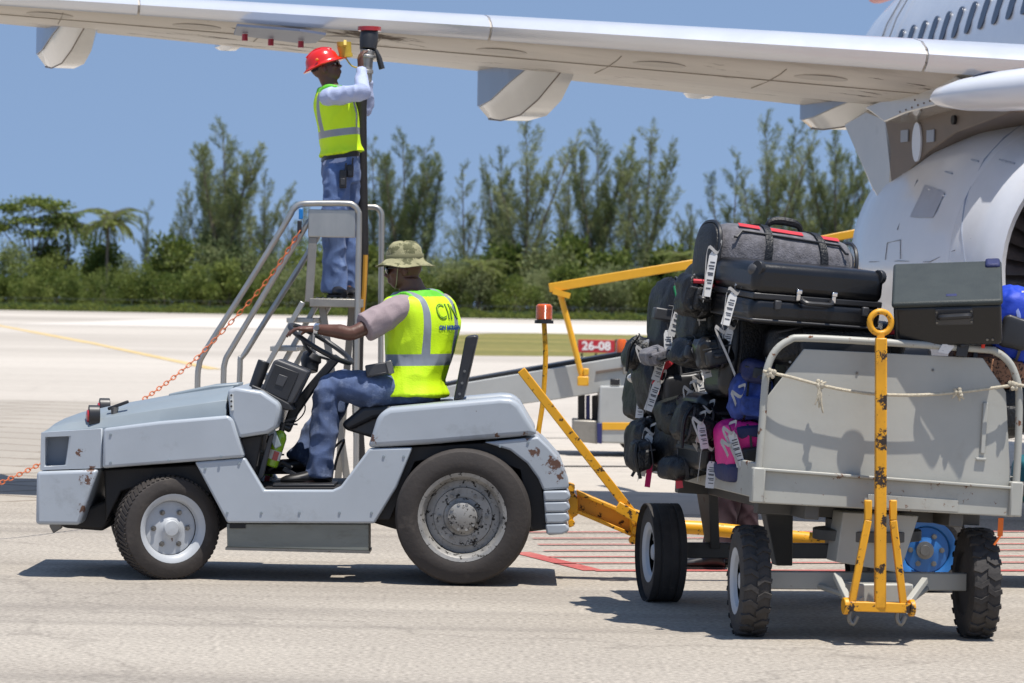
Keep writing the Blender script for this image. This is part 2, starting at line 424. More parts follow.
# ------------------------------------------------------------------ vegetation
def leaf_mat(name, c1, c2, c3):
    m = bpy.data.materials.new(name); m.use_nodes = True
    nt = m.node_tree; N = nt.nodes; L = nt.links; b = N['Principled BSDF']
    g = N.new('ShaderNodeNewGeometry'); oi = N.new('ShaderNodeObjectInfo'); tc = N.new('ShaderNodeTexCoord')
    nz = N.new('ShaderNodeTexNoise'); nz.inputs['Scale'].default_value = 0.35; nz.inputs['Detail'].default_value = 3
    L.new(tc.outputs['Object'], nz.inputs['Vector'])
    ad = N.new('ShaderNodeMath'); ad.operation = 'ADD'; L.new(nz.outputs['Fac'], ad.inputs[0])
    ml = N.new('ShaderNodeMath'); ml.operation = 'MULTIPLY'; ml.inputs[1].default_value = 0.5; L.new(g.outputs['Random Per Island'], ml.inputs[0])
    L.new(ml.outputs[0], ad.inputs[1])
    a2 = N.new('ShaderNodeMath'); a2.operation = 'MULTIPLY_ADD'; a2.inputs[1].default_value = 0.35; L.new(oi.outputs['Random'], a2.inputs[0]); L.new(ad.outputs[0], a2.inputs[2])
    r = N.new('ShaderNodeValToRGB'); e = r.color_ramp.elements
    e[0].position = 0.5; e[0].color = lin(c1); e[1].position = 1.15 if False else 1.0; e[1].color = lin(c3)
    k = e.new(0.75); k.color = lin(c2)
    L.new(a2.outputs[0], r.inputs['Fac'])
    L.new(r.outputs['Color'], b.inputs['Base Color']); b.inputs['Roughness'].default_value = 0.6; b.inputs['Specular IOR Level'].default_value = 0.25
    tr = N.new('ShaderNodeBsdfTranslucent'); L.new(r.outputs['Color'], tr.inputs['Color'])
    ms = N.new('ShaderNodeMixShader'); ms.inputs['Fac'].default_value = 0.3
    out = N['Material Output']; L.new(b.outputs[0], ms.inputs[1]); L.new(tr.outputs[0], ms.inputs[2]); L.new(ms.outputs[0], out.inputs['Surface'])
    return m
M_casu = leaf_mat('casuarina needles', (76, 92, 58), (106, 120, 76), (140, 146, 100))
M_bush = leaf_mat('broad foliage', (58, 76, 32), (88, 106, 46), (122, 132, 66))
M_palm = leaf_mat('palm fronds', (48, 70, 32), (78, 100, 46), (120, 128, 70))
M_bark = mat('grey bark', (104, 94, 82), 0.9, var=0.3, vs=3, bump=0.4, bs=12)

def quads_mesh(name, quads):
    vs = []; fs = []
    for q in quads:
        i = len(vs); vs.extend(q); fs.append(tuple(range(i, i + len(q))))
    me = bpy.data.meshes.new(name); me.from_pydata([tuple(v) for v in vs], [], fs); me.update(); return me
def leafq(c, d, l, w, r):
    d = d.normalized()
    s = Vector((r.uniform(-1, 1), r.uniform(-1, 1), r.uniform(-1, 1))).cross(d)
    if s.length < 1e-3: s = d.orthogonal()
    s = s.normalized() * w / 2
    return (c - s * .6, c + d * l * .5 - s, c + d * l, c + d * l * .5 + s)

def make_casuarina(seed, ht=20, leaders=3, spread=0.16, dens=1.0):
    r = random.Random(seed)
    t = thing('casuarina_tree', 'tall feathery casuarina', 'tree', group='casuarina trees behind the runway')
    tb = MB(); quads = []
    def grow(base, top, lean_r):
        L_ = (top - base).length; axis = (top - base).normalized()
        mid = base.lerp(top, .5) + Vector((r.uniform(-.4, .4), r.uniform(-.4, .4), 0))
        path = catmull([base, mid, top], 6)
        tb.tube(path, [0.012 * L_ + .03, 0.02], 6)
        nb = int(21 * L_ / 12 * dens)
        for i in range(nb):
            f = (i + r.random()) / nb
            if f < .1 and r.random() < .6: continue
            k = min(int(f * (len(path) - 1)), len(path) - 2); p = path[k].lerp(path[k + 1], f * (len(path) - 1) - k)
            az = r.uniform(0, 2 * math.pi)
            bl = L_ * spread * (1.15 - f) ** .9 * r.uniform(.55, 1.6) + .45
            el = r.uniform(.62, 1.15) 
            d = Vector((math.cos(az) * math.cos(el), math.sin(az) * math.cos(el), math.sin(el)))
            end = p + d * bl
            d2 = (d + Vector((0, 0, .35))).normalized(); tb.tube([p, p + d * bl * .6, end], [.035, .01], 4)
            nn = int((14 + 34 * bl) * dens)
            for q in range(nn):
                g_ = .1 + .98 * r.random() ** .75
                c = p + (d * (1 - g_ * .5) + d2 * g_ * .5) * bl * g_ + Vector((r.gauss(0, 1), r.gauss(0, 1), r.gauss(0, .9))) * (.09 + .11 * bl * (1 - abs(g_ - .55)) * .6)
                dd = d + Vector((r.uniform(-.8, .8), r.uniform(-.8, .8), r.uniform(-.35, .6)))
                quads.append(leafq(c, dd, r.uniform(.35, .8), r.uniform(.045, .1), r))
        for q in range(int(24 * dens)):
            c = top - axis * r.uniform(0, 1.6) + Vector((r.gauss(0, .1), r.gauss(0, .1), 0))
            quads.append(leafq(c, axis + Vector((r.uniform(-.4, .4), r.uniform(-.4, .4), 0)), r.uniform(.4, .7), .08, r))
    top = Vector((r.uniform(-1.0, 1.4), r.uniform(-1, 1), ht))
    grow(Vector((0, 0, 0)), top, 1)
    for k in range(leaders - 1):
        z = ht * r.uniform(.12, .42); az = r.uniform(0, 2 * math.pi); hh = ht * r.uniform(.6, .93)
        off = (hh - z) * r.uniform(.2, .46)
        b = Vector((0, 0, z)).lerp(top, 0) ; b.z = z
        grow(b, Vector((math.cos(az) * off, math.sin(az) * off * .6, hh)), .7)
    tb.build('trunk', M_bark, t)
    finish('crown', quads_mesh('crown', quads), M_casu, t, flat=True)
    return t

def make_shrub(seed, wd=6, ht=6, m=None, n=3200, name='broadleaf_shrub', label='', cat='shrub', group='shrubs along the far fence', trunk=True, leaf=.42):
    r = random.Random(seed); t = thing(name, label, cat, group=group)
    tb = MB(); quads = []
    lobes = []
    for k in range(9):
        lobes.append((Vector((r.uniform(-.36, .36) * wd, r.uniform(-.3, .3) * wd, ht * r.uniform(.22, .8))), wd * r.uniform(.14, .26)))
    lobes.append((Vector((0, 0, ht * .35)), wd * .3))
    for c, rad in lobes:
        tb.tube([(0, 0, 0), Vector((c.x * .4, c.y * .4, c.z * .5)), c], [.10, .02], 5)
        for q in range(n // len(lobes)):
            v = Vector((r.gauss(0, 1), r.gauss(0, 1), r.gauss(0, 1))).normalized() * rad * (r.random() ** .33) * r.uniform(.75, 1.2)
            v.z *= .85
            p = c + v
            if p.z < .05: continue
            quads.append(leafq(p, v + Vector((r.uniform(-1, 1), r.uniform(-1, 1), r.uniform(-.4, .9))) * rad, r.uniform(.6, 1.2) * leaf, r.uniform(.5, .9) * leaf * .6, r))
    tb.build('stem', M_bark, t)
    finish('crown', quads_mesh('crown', quads), m or M_bush, t, flat=True)
    return t

def make_palm(seed, ht=9, fr=3.2, nf=20):
    r = random.Random(seed); t = thing('palm_tree', 'palm', 'tree')
    tb = MB(); quads = []
    top = Vector((r.uniform(-.6, .6), 0, ht))
    tb.tube(catmull([(0, 0, 0), (top.x * .2, 0, ht * .5), top], 5), [.2, .13], 8)
    for k in range(nf):
        az = 2 * math.pi * k / nf * 2.4 + r.uniform(-.2, .2); el = r.uniform(-.1, 1.4)
        L_ = fr * r.uniform(.8, 1.1); p = top.copy(); pts = [p.copy()]
        for s in range(9):
            d = Vector((math.cos(az) * math.cos(el), math.sin(az) * math.cos(el), math.sin(el)))
            p = p + d * L_ / 9; pts.append(p.copy()); el -= .2
        tb.tube(pts, [.04, .01], 4)
        for i in range(1, len(pts)):
            d = (pts[i] - pts[i - 1]).normalized(); side = d.cross(Vector((0, 0, 1))).normalized()
            for s in (-1, 1):
                for h_ in (0, .33, .66):
                    c = pts[i - 1].lerp(pts[i], h_); ll = fr * .24 * (1.15 - abs(i / 9 - .45))
                    quads.append(leafq(c, d * .7 + side * s + Vector((0, 0, -.45)) , ll, .13, r))
    tb.build('trunk', M_bark, t)
    finish('crown', quads_mesh('crown', quads), M_palm, t, flat=True)
    return t

def far(px, d): return Vector((P(px, 290, d).x, d, -0.05))
protos = [make_casuarina(11, 20, 5, .22, .88), make_casuarina(12, 20, 4, .23, .86), make_casuarina(13, 20, 7, .2, 1.05), make_casuarina(14, 20, 3, .22, .88), make_casuarina(15, 20, 4, .2, .88), make_casuarina(16, 20, 7, .19, .86)]
# (x, top row, distance, prototype, width factor, label)
CAS = [(148, 205, 470, 3, .8, 'short thin casuarina just right of the left palm'),
 (176, 186, 480, 4, .8, 'casuarina spire left of the tallest left cluster'),
 (205, 158, 470, 1, .9, 'casuarina on the left flank of the tallest left cluster'),
 (222, 128, 462, 2, 1.0, 'tallest casuarina on the left with a dark forked top'),
 (244, 156, 475, 4, .9, 'casuarina on the right flank of the tallest left cluster'),
 (262, 176, 468, 0, .8, 'pale open casuarina above the stair handrail'),
 (290, 192, 480, 3, .8, 'low casuarina behind the stair handrail bend'),
 (378, 142, 470, 4, .8, 'casuarina spire just right of the fuel hose'),
 (402, 138, 465, 2, .9, 'forked casuarina right of the standing worker'),
 (424, 146, 475, 1, .8, 'loose casuarina above the driver hat'),
 (466, 168, 478, 3, .9, 'short casuarina between driver and beacon'),
 (500, 150, 470, 5, .8, 'broad casuarina with many upright arms above the beacon'),
 (522, 122, 462, 0, 1.0, 'tall casuarina reaching up towards the wing fairing'),
 (566, 172, 478, 1, .8, 'lower casuarina left of the tall centre group'),
 (596, 132, 468, 2, .9, 'left spire of the tall centre group above the yellow arm'),
 (620, 142, 474, 4, .9, 'middle spire of the tall centre group above the yellow arm'),
 (648, 128, 464, 1, .95, 'right spire of the tall centre group above the yellow arm'),
 (690, 206, 480, 5, .9, 'low bushy casuarina left of the grey duffel bag'),
 (729, 156, 470, 3, .9, 'lone spire casuarina above the grey duffel bag'),
 (762, 120, 464, 0, .9, 'tall casuarina under the wing root'),
 (784, 126, 472, 4, .9, 'twin casuarina spire beside the tall one under the wing root'),
 (812, 160, 478, 5, .8, 'casuarina under the boxy wing fairing'),
 (836, 134, 466, 2, .85, 'rightmost tall casuarina left of the engine'),
 (862, 178, 480, 1, .8, 'small casuarina touching the engine edge'),
 (900, 175, 480, 3, .8, 'casuarina hidden behind the engine')]
used = set()
for (px, ty, d, k, wf, lb) in CAS:
    hh = P(px, ty, d).z
    s = hh / 20.3
    o = protos[k]
    if k in used: o = copy_thing(o, (0, 0, 0))
    used.add(k)
    o.location = far(px, d); o.scale = (s * wf, s * wf, s); o.rotation_euler = (0, 0, rnd.uniform(-.5, .5) if k in (0, 2) else rnd.uniform(0, 6)); o['label'] = lb
shp = [make_shrub(31, 7, 6), make_shrub(32, 8, 7, leaf=.36), make_shrub(33, 6, 6, leaf=.5), make_shrub(34, 9, 6.5, M_casu, leaf=.4), make_shrub(35, 7, 8, M_casu, leaf=.34)]
used = set(); sh_lab = ['bright green rounded shrub', 'dense green shrub', 'coarse leafy shrub', 'wide olive shrub', 'tall olive shrub']
k = 0
for row, (dd, step, top) in enumerate(((462, 18, 240), (448, 14, 268))):
    px = -14.0
    while px < 905:
        if row == 0: kk = rnd.choice([0, 1, 2, 2, 4]) if px < 175 else rnd.choice([1, 2, 3, 4, 4, 3])
        else: kk = rnd.choice([0, 1, 2, 0]) if px < 200 else rnd.choice([1, 3, 0, 3, 2])
        ty = top + rnd.uniform(-12, 10) + (6 if 300 < px < 470 else 0)
        o = shp[kk]
        if kk in used: o = copy_thing(o, (0, 0, 0))
        used.add(kk)
        hh = P(px, ty, dd).z; s = hh / (6 if kk in (0, 2) else 7.2)
        o.location = far(px, dd + rnd.uniform(-5, 5)); o.scale = (s * rnd.uniform(.75, 1.0), s * .8, s); o.rotation_euler = (0, 0, rnd.uniform(0, 6))
        where = ('at the far left edge' if px < 30 else 'below the flat-topped tree' if px < 75 else 'below the left palm' if px < 130 else 'left of the stair handrails' if px < 195 else
                 'behind the stair handrails' if px < 300 else 'behind the standing worker' if px < 372 else 'above the driver' if px < 440 else 'right of the driver' if px < 530 else
                 'behind the beacon and yellow arm' if px < 600 else 'below the yellow arm' if px < 690 else 'behind the piled luggage' if px < 860 else 'behind the engine')
        o['label'] = sh_lab[kk] + ' ' + where + (', back row' if row == 0 else ', front row by the fence')
        o['group'] = 'shrubs ' + where
        px += step * rnd.uniform(.75, 1.25)
pal = make_palm(5, 9.5, 4.6, 26); d = 455
pal.location = far(106, d); s = P(106, 224, d).z / 9.5; pal.scale = (s, s, s); pal['label'] = 'coconut palm with arching fronds standing above the left shrubs'; pal['group'] = 'palms by the fence'
for (px, ty, sc, lb) in ((455, 276, 1.0, 'yellowish palm right of the driver'), (478, 268, .9, 'dark palm between driver and beacon'), (68, 222, .8, 'shaggy palm between the flat-topped tree and the coconut palm'), (690, 262, .8, 'palm half hidden behind the piled luggage')):
    s = P(px, ty, 444).z / 9.5
    o = copy_thing(pal, far(px, 466 if px < 100 else 444), rnd.uniform(0, 6), (s if ty < 240 else s * 1.5, s if ty < 240 else s * 1.5, s), lb)
# flat-topped layered tree at the left edge
r = random.Random(3)
t = thing('almond_tree', 'flat-topped tree with layered dark crown at the left edge', 'tree', far(32, 465))
ht = P(32, 198, 465).z
tb = MB(); qs = []
o0 = Vector(t.location)
for (ox, oz, rx) in ((0, 0.0, 2.6), (-3.2, -.9, 2.4), (2.6, -.5, 2.6), (-1, -2.6, 3.6), (3.6, -2.6, 2.6), (-4.4, -3.6, 2.4), (1, -4.4, 4.0)):
    c = Vector((ox, 0, ht - .5 + oz))
    tb.tube([o0, o0 + Vector((ox * .2, 0, c.z * .6)), o0 + c], [.22, .05], 6)
    for q in range(520):
        p = c + Vector((r.gauss(0, .45) * rx, r.gauss(0, .45) * rx, r.gauss(0, .32)))
        qs.append(leafq(p, Vector((r.uniform(-1, 1), r.uniform(-1, 1), r.uniform(-.2, .5))), r.uniform(.4, .7), .3, r))
tb.build('trunk', M_bark, t); finish('crown', quads_mesh('crown', qs), M_bush, t, flat=True)
# perimeter fence with green screen
fx0, fx1, fd = -84.0, 62.0, 440.0
t = thing('perimeter_fence', 'long low fence with green screen in front of the trees', 'fence', (0, fd, -.05))
M_screen = mat('green fence screen', (56, 76, 54), 0.9, var=0.45, vs=.5, dust=((92, 108, 66), .6, .7))
mb = MB(); mb.box((0, fd, .5), (170, .04, 1.0)); mb.build('screen', M_screen, t)
M_post = mat('galvanised post', (92, 98, 88), 0.7, .2)
mb = MB(); mb.box((0, fd + .02, 1.62), (170, .03, .05)); mb.build('top_rail', M_post, t)
for k in range(34):
    mb = MB(); mb.cyl((fx0 + k * 5, fd + .08, -.05), (fx0 + k * 5, fd + .08, 1.68), .05, 6); mb.build('post', M_post, t)

# weeds and low growth along the fence foot
r = random.Random(77); qs = []
for k in range(15000):
    x = r.uniform(-76, 76); hh = .35 + .75 * max(0, noise.noise(Vector((x * .25, 3, 1))) + .35) + .3 * r.random()
    p = Vector((x, fd - r.uniform(.2, 2.2), r.uniform(-.05, hh)))
    qs.append(leafq(p, Vector((r.uniform(-1, 1), r.uniform(-1, 0), r.uniform(.2, 1))), r.uniform(.25, .6), r.uniform(.1, .25), r))
o = finish('undergrowth', quads_mesh('undergrowth', qs), M_bush, flat=True); o['kind'] = 'stuff'
# ------------------------------------------------------------------ aircraft
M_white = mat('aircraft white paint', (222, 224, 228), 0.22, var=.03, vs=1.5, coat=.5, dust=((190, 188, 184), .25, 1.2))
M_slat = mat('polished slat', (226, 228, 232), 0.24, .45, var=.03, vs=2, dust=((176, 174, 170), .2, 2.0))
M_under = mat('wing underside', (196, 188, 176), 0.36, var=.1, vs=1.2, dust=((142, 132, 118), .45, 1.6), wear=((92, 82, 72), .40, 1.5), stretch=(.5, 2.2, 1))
M_fair = mat('fairing paint', (196, 194, 188), 0.16, var=.05, vs=2, coat=.8, dust=((164, 156, 144), .35, 2.5))
M_lgrey = mat('light grey panel', (150, 158, 172), 0.4, var=.06, vs=4, dust=((120, 122, 126), .3, 5))
M_pylon = mat('bare pylon metal', (120, 108, 98), 0.5, .3, var=.12, vs=3, dust=((84, 76, 70), .4, 4))
M_redp = mat('red paint', (176, 52, 70), 0.3, var=.05)
M_dark = mat('black cavity', (20, 20, 22), 0.6, var=.3)
M_blade = mat('titanium fan blades', (120, 112, 110), 0.35, .7, var=.15, vs=8)
M_lip = mat('inlet lip paint', (216, 218, 222), 0.3, .1, var=.03, coat=.3)
M_seam = mat('panel seam', (120, 122, 126), 0.6, var=.1)
M_win = mat('cabin window', (46, 56, 76), 0.35, var=.1)

air = thing('airliner', 'white airliner seen from ahead of its wing with one large engine', 'aircraft', (3.2, 26.6, 0))
yaw = R(11); nose = Vector((math.sin(yaw), -math.cos(yaw), 0)); aft = -nose; port = Vector((math.cos(yaw), math.sin(yaw), 0)); stbd = -port
A0 = P(1000, 58, 24.2)
LEd = Vector((-1, .287, .068))
AF = [(1, .006), (.8, .036), (.6, .053), (.42, .06), (.28, .058), (.17, .048), (.08, .035), (.035, .024), (.01, .012), (0, -.002), (.006, -.015), (.025, -.03), (.06, -.042), (.12, -.052), (.22, -.06), (.34, -.062), (.46, -.055), (.6, -.038), (.8, -.012), (1, -.002)]
def wing_sec(t, off=0.0, sel=None):
    c = 4.1 - .24 * t; k = .86 - .02 * t
    le = A0 + LEd * t; out = []
    for i, (x, z) in enumerate(AF):
        if sel and not sel(i, x, z): continue
        nx = -1 if x < .02 else 0
        p = le + aft * (x * c) + Vector((0, 0, z * c * k - x * c * (.032 - .0032 * t)))
        if off:
            d = Vector((0, 0, 1 if z > .012 else -1 if z < -.012 else 0)) + nose * max(0, 1 - x * 18)
            p = p + d.normalized() * off
        out.append(p)
    return out
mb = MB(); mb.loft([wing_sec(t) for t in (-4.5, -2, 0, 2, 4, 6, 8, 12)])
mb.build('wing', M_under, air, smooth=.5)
for a, b in ((-4.0, .49), (.51, 3.61), (3.63, 6.3), (6.32, 11.6)):
    mb = MB(); sel = lambda i, x, z: 5 <= i <= 11
    rings = []
    for t in (a, (a + b) / 2, b):
        o_ = wing_sec(t, .022, sel); n_ = wing_sec(t, -.03, sel)
        rings.append(o_ + n_[::-1])
    mb.loft(rings); mb.build('slat', M_slat, air, smooth=.7)
def wpt(px, py, t0=None):
    """point on the wing underside plane seen at a pixel (plane through three underside points)"""
    s0 = wing_sec(1); s1 = wing_sec(6); i = 14
    a, b, c = s0[i], s1[i], s0[17]
    return on_plane(px, py, a, (b - a).cross(c - a).normalized())
# hanging refuel access panel
q = [wpt(237, 21), wpt(300, 26), wpt(326, 30), wpt(316, 38), wpt(300, 38.5), wpt(234, 30)]
dn = Vector((0, 0, -1))
mb = MB(); mb.prism([p + dn * .02 for p in q], (0, 0, -.018)); pan = mb.build('access_panel', mat('blue grey panel', (112, 122, 142), .45, var=.06), air)
for px, py in ((245, 28), (271, 33), (301, 35)):
    mb = MB(); c = wpt(px, py) + dn * .045; mb.cyl(c, c + dn * .05, .022, 8); mb.build('latch', M_redp, pan)
q = [wpt(352, 14), wpt(384, 17), wpt(380, 23), wpt(350, 21)]
M_pjoint = mat('panel joint', (146, 136, 122), .6, var=.1)
M_upan = mat('underside access panel', (180, 172, 160), .4, var=.08, dust=((138, 128, 114), .4, 4))
def under(t, x):
    c = 4.1 - .24 * t; k = .86 - .02 * t
    z = next(z0 + (z1 - z0) * (x - x0) / (x1 - x0) for (x0, z0), (x1, z1) in zip(AF[9:], AF[10:]) if x0 <= x <= x1)
    return A0 + LEd * t + aft * (x * c) + Vector((0, 0, z * c * k - x * c * (.032 - .0032 * t)))
for k in range(7):
    t_ = 1.1 + k * 1.18
    for x in (.13,):
        c = under(t_, x); e1 = (under(t_ + .1, x) - c).normalized(); e2 = (under(t_, x + .03) - c).normalized(); nn = e1.cross(e2); nn = nn if nn.z < 0 else -nn
        mb = MB(); mb.prism([c + e1 * .2 * math.cos(a) + e2 * .1 * math.sin(a) + nn * -.002 for a in [2 * math.pi * q / 24 for q in range(24)]], nn * .005); mb.build('oval_panel', M_upan, air)
for x in (.2,):
    mb = MB(); mb.tube([under(t_ * .5 - 1, x) + Vector((0, 0, -.002)) for t_ in range(24)], (.004), 5); mb.build('panel_joint', M_pjoint, air)
for t_ in (1.4, 2.6, 4.4, 5.3, 6.9):
    mb = MB(); mb.tube([under(t_, x) + Vector((0, 0, -.002)) for x in (.08, .12, .2, .28, .34)], (.004), 5); mb.build('panel_joint', M_pjoint, air)
# flap track fairings
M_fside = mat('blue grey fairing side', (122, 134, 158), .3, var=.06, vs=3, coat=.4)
def canoe(c0, c1, w, hs, hb, name='flap_fairing', top=.1, side=True):
    c0 = Vector(c0); c1 = Vector(c1); ax = c1 - c0; s = Vector((-ax.y, ax.x, 0)).normalized()   # c0 front tip, c1 aft top
    rings = []
    for u, kw, ks, kb in ((0, .12, .0, .03), (.06, .3, .03, .14), (.18, .6, .10, .4), (.35, .88, .28, .72), (.55, 1, .55, .94), (.8, 1, .88, 1.0), (.97, .96, .97, .96), (1, .9, .95, .9)):
        p = c0 + ax * u; W = w * kw; z = Vector((0, 0, -1))
        rings.append([p + s * W - z * top, p + s * W + z * hs * ks, p + s * W * .55 + z * hb * kb, p - s * W * .55 + z * hb * kb, p - s * W + z * hs * ks, p - s * W - z * top])
    mb = MB(); mb.loft(rings); fo = mb.build(name, M_fair, air, smooth=.45)
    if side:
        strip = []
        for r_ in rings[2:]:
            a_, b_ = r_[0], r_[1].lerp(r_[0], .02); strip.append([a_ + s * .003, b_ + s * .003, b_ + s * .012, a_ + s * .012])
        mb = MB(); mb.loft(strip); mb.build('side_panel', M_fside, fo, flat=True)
        mb = MB(); mb.tube([r_[2] + Vector((0, 0, -.002)) for r_ in rings[1:]], .006, 5); mb.build('edge_seal', M_pylon, fo)
    return fo
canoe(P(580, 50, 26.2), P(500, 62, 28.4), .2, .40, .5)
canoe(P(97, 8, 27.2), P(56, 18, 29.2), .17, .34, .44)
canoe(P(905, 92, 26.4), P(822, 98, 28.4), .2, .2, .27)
canoe(P(246, 36, 28.2), P(221, 34, 29.2), .06, .12, .14, side=False)
canoe(P(396, 48, 28.0), P(372, 46, 29.0), .06, .10, .13, side=False)
canoe(P(724, 84, 28.2), P(690, 82, 29.2), .07, .10, .14, side=False)
mb = MB(); mb.prism([P(776, 93, 28.6), P(790, 95, 28.6), P(778, 102, 28.6)], (0, .06, 0)); mb.build('static_wick', M_dark, air)
# engine nacelle
C1 = P(1066, 269, 25.5); dr = Vector((0, 0, -.03))
en = (nose + dr).normalized()
prof = [(-3.0, .62), (-2.6, .82), (-1.9, 1.03), (-1.1, 1.15), (-.3, 1.19), (.3, 1.17), (.72, 1.11), (.78, 1.095), (1.02, 1.03), (1.17, .965), (1.25, .9), (1.27, .86), (1.24, .825), (1.12, .80), (.9, .815), (.3, .86), (-.05, .87)]
prof = [(a_, b_ * (1.075 if i_ < 9 else 1.1)) for i_, (a_, b_) in enumerate(prof)]
mb = MB(); mb.lathe(prof[:8], C1, en, 64, cap=False); nac = mb.build('engine_nacelle', M_white, air, smooth=.6)
mb = MB(); mb.lathe([(.784, 1.178)] + prof[8:14], C1, en, 64, cap=False); mb.build('inlet_lip', M_lip, nac)
mb = MB(); mb.lathe([(1.12, .88), (.9, .897), (.3, .946), (-.05, .957), (-.06, 0)], C1, en, 64, cap=False); mb.build('inlet_duct', mat('inlet lining', (96, 96, 100), .5, var=.1), nac)
mb = MB(); u0 = en.orthogonal().normalized(); w0 = en.cross(u0)
for k in range(36):
    a = 2 * math.pi * k / 36; rad = u0 * math.cos(a) + w0 * math.sin(a); tan = en.cross(rad)
    rings = []
    for s_, tw in ((.22, .9), (.5, .6), (.93, .25)):
        ch = .09 + .05 * s_; d = (en * math.sin(1.57 - tw) + tan * math.cos(1.57 - tw)) if False else (en * tw + tan * (1 - tw * .4)).normalized()
        p = C1 + en * .55 + rad * s_
        rings.append([p - d * ch, p + tan * .006, p + d * ch, p - tan * .006])
    mb.loft(rings)
mb.build('fan', M_blade, nac, smooth=.9)
mb = MB(); mb.lathe([(.4, .26), (.6, .25), (.75, .17), (.9, .03)], C1, en, 24); mb.build('spinner', M_dark, nac)
def on_nac(px, py, off=.006):
    """hit of a pixel ray on the nacelle outside"""
    o = Vector((0, 0, H)); r = ray(px, py); t = 23.0
    while t < 29:
        p = o + r * t; s = (p - C1).dot(en); q = (p - C1) - en * s
        rr = None
        for (s0, r0), (s1, r1) in zip(prof[:11], prof[1:11]):
            if s0 <= s <= s1: rr = r0 + (r1 - r0) * (s - s0) / (s1 - s0)
        if rr and q.length <= rr: return p + q.normalized() * off
        t += .01
    return o + r * 25.5
def seam(name, pix, r=.004, m=None):
    mb = MB(); mb.tube([on_nac(*p) for p in pix], r, 5); mb.build(name, m or M_seam, nac)
seam('seam', [(900, 172), (930, 190), (945, 196)], .006, M_white)
seam('seam', [(966, 262), (962, 230), (966, 200), (985, 160), (1005, 138), (1030, 120)], .006, M_lgrey)
seam('seam', [(870, 262), (900, 261), (930, 262), (956, 250)], .003)
seam('seam', [(886, 260), (888, 243), (901, 240), (901, 259)], .003)
seam('seam', [(918, 180), (898, 230)], .004)
def nac_patch(name, q, m, n=6):
    mb = MB(); g = [[mb.bm.verts.new(on_nac(*[(q[0][k] * (1 - u) + q[1][k] * u) * (1 - v) + (q[3][k] * (1 - u) + q[2][k] * u) * v for k in (0, 1)], .01)) for u in [i / n for i in range(n + 1)]] for v in [j / n for j in range(n + 1)]]
    for j in range(n):
        for i in range(n): mb.bm.faces.new((g[j][i], g[j][i + 1], g[j + 1][i + 1], g[j + 1][i]))
    mb.build(name, m, nac)
nac_patch('cowl_vent', [(926, 185), (946, 193), (934, 218), (911, 217)], mat('vent grey', (170, 174, 184), .35, var=.12, vs=3))
for (x, y) in ((972, 160), (946, 172), (1000, 160), (1008, 162)):
    a_ = on_nac(x, y, .006); b_ = on_nac(x + 7, y + 2, .006); mb = MB(); mb.bar(a_, b_, .012, .01); mb.build('cowl_latch', M_lgrey, nac)
# pylon: side wall drawn in its own plane
PA = P(965, 90, 24.9); pdir = (P(870, 107, 26.7) - PA); pdir.z = 0; pdir.normalize()
pnrm = Vector((-pdir.y, pdir.x, 0)); pnrm = pnrm if pnrm.y < 0 else -pnrm
def PY(x, y, off=0.0): return on_plane(x, y, PA + pnrm * off, pnrm)
ext = -pnrm * .42
mb = MB(); mb.prism([PY(884, 120), PY(905, 110), PY(968, 92), PY(1010, 84), PY(1012, 112), PY(985, 122), PY(955, 133), PY(928, 152), PY(906, 174), PY(892, 190)], ext); py_ = mb.build('pylon', M_pylon, air, bevel=.01)
mb = MB(); c = PY(918, 142, .002); mb.prism([c + pdir * .085 * math.cos(a) + Vector((0, 0, .15 * math.sin(a))) for a in [2 * math.pi * k / 24 for k in range(24)]], pnrm * .015); mb.build('oval_panel', M_white, py_)
for x in (905, 931):
    mb = MB(); c = PY(x, 136, .004); mb.prism([c + pdir * .07 * i + Vector((0, 0, .045 * j)) for i, j in ((-1, -1), (1, -1), (1, 1), (-1, 1))], pnrm * .008); mb.build('square_panel', M_lgrey, py_)
mb = MB(); mb.lathe([(0, .035), (.02, .035)], PY(955, 120, .002), pnrm, 12); mb.build('drain_port', M_dark, py_)
mb = MB(); mb.prism([PY(843, 124), PY(866, 110), PY(886, 118), PY(892, 150), PY(890, 186), PY(878, 199), PY(872, 190)], ext * .7); mb.build('pylon_aft_fairing', M_fair, py_, bevel=.02)
mb = MB(); mb.prism([PY(864, 107, .25), PY(905, 92, .25), PY(930, 78, .25), PY(955, 76, .25), PY(966, 84, .25), PY(960, 99, .25), PY(905, 113, .25), PY(884, 122, .25)], ext * 1.4); mb.build('pylon_strake', M_fair, py_, bevel=.01)
for k in range(13):
    c = PY(900 + 6.0 * k, 112 - 2.2 * k, .251) if k < 9 else PY(912 + 3 * (k - 9), 95 + 5 * (k - 9), .251)
    mb = MB(); mb.ball(c, .008, 4); mb.build('rivet', M_pylon, py_)
rings = []
c0 = P(934, 98, 24.0); c1 = P(1080, 84, 23.0)
for u, w_, h_ in ((0, .03, .03), (.08, .1, .075), (.25, .16, .115), (.5, .2, .14), (.85, .22, .15), (1, .17, .12), (1.08, .08, .06), (1.1, .01, .01)):
    p = c0 + (c1 - c0) * u; rings.append([p + port * (w_ * math.cos(a)) + Vector((0, 0, h_ * math.sin(a))) for a in [2 * math.pi * k / 24 for k in range(24)]])
mb = MB(); mb.loft(rings); bul = mb.build('pylon_nose_fairing', M_white, air)
mb = MB(); mb.prism([P(972, 76, 23.62), P(988, 71, 23.56), P(1030, 72, 23.25), P(1030, 84, 23.2), P(1002, 82, 23.5)], (0, .05, 0)); mb.build('recess_reflection', M_win, bul, bevel=.008)  # dark window-coloured patch painted in for a glossy recess and its reflection, no lamp
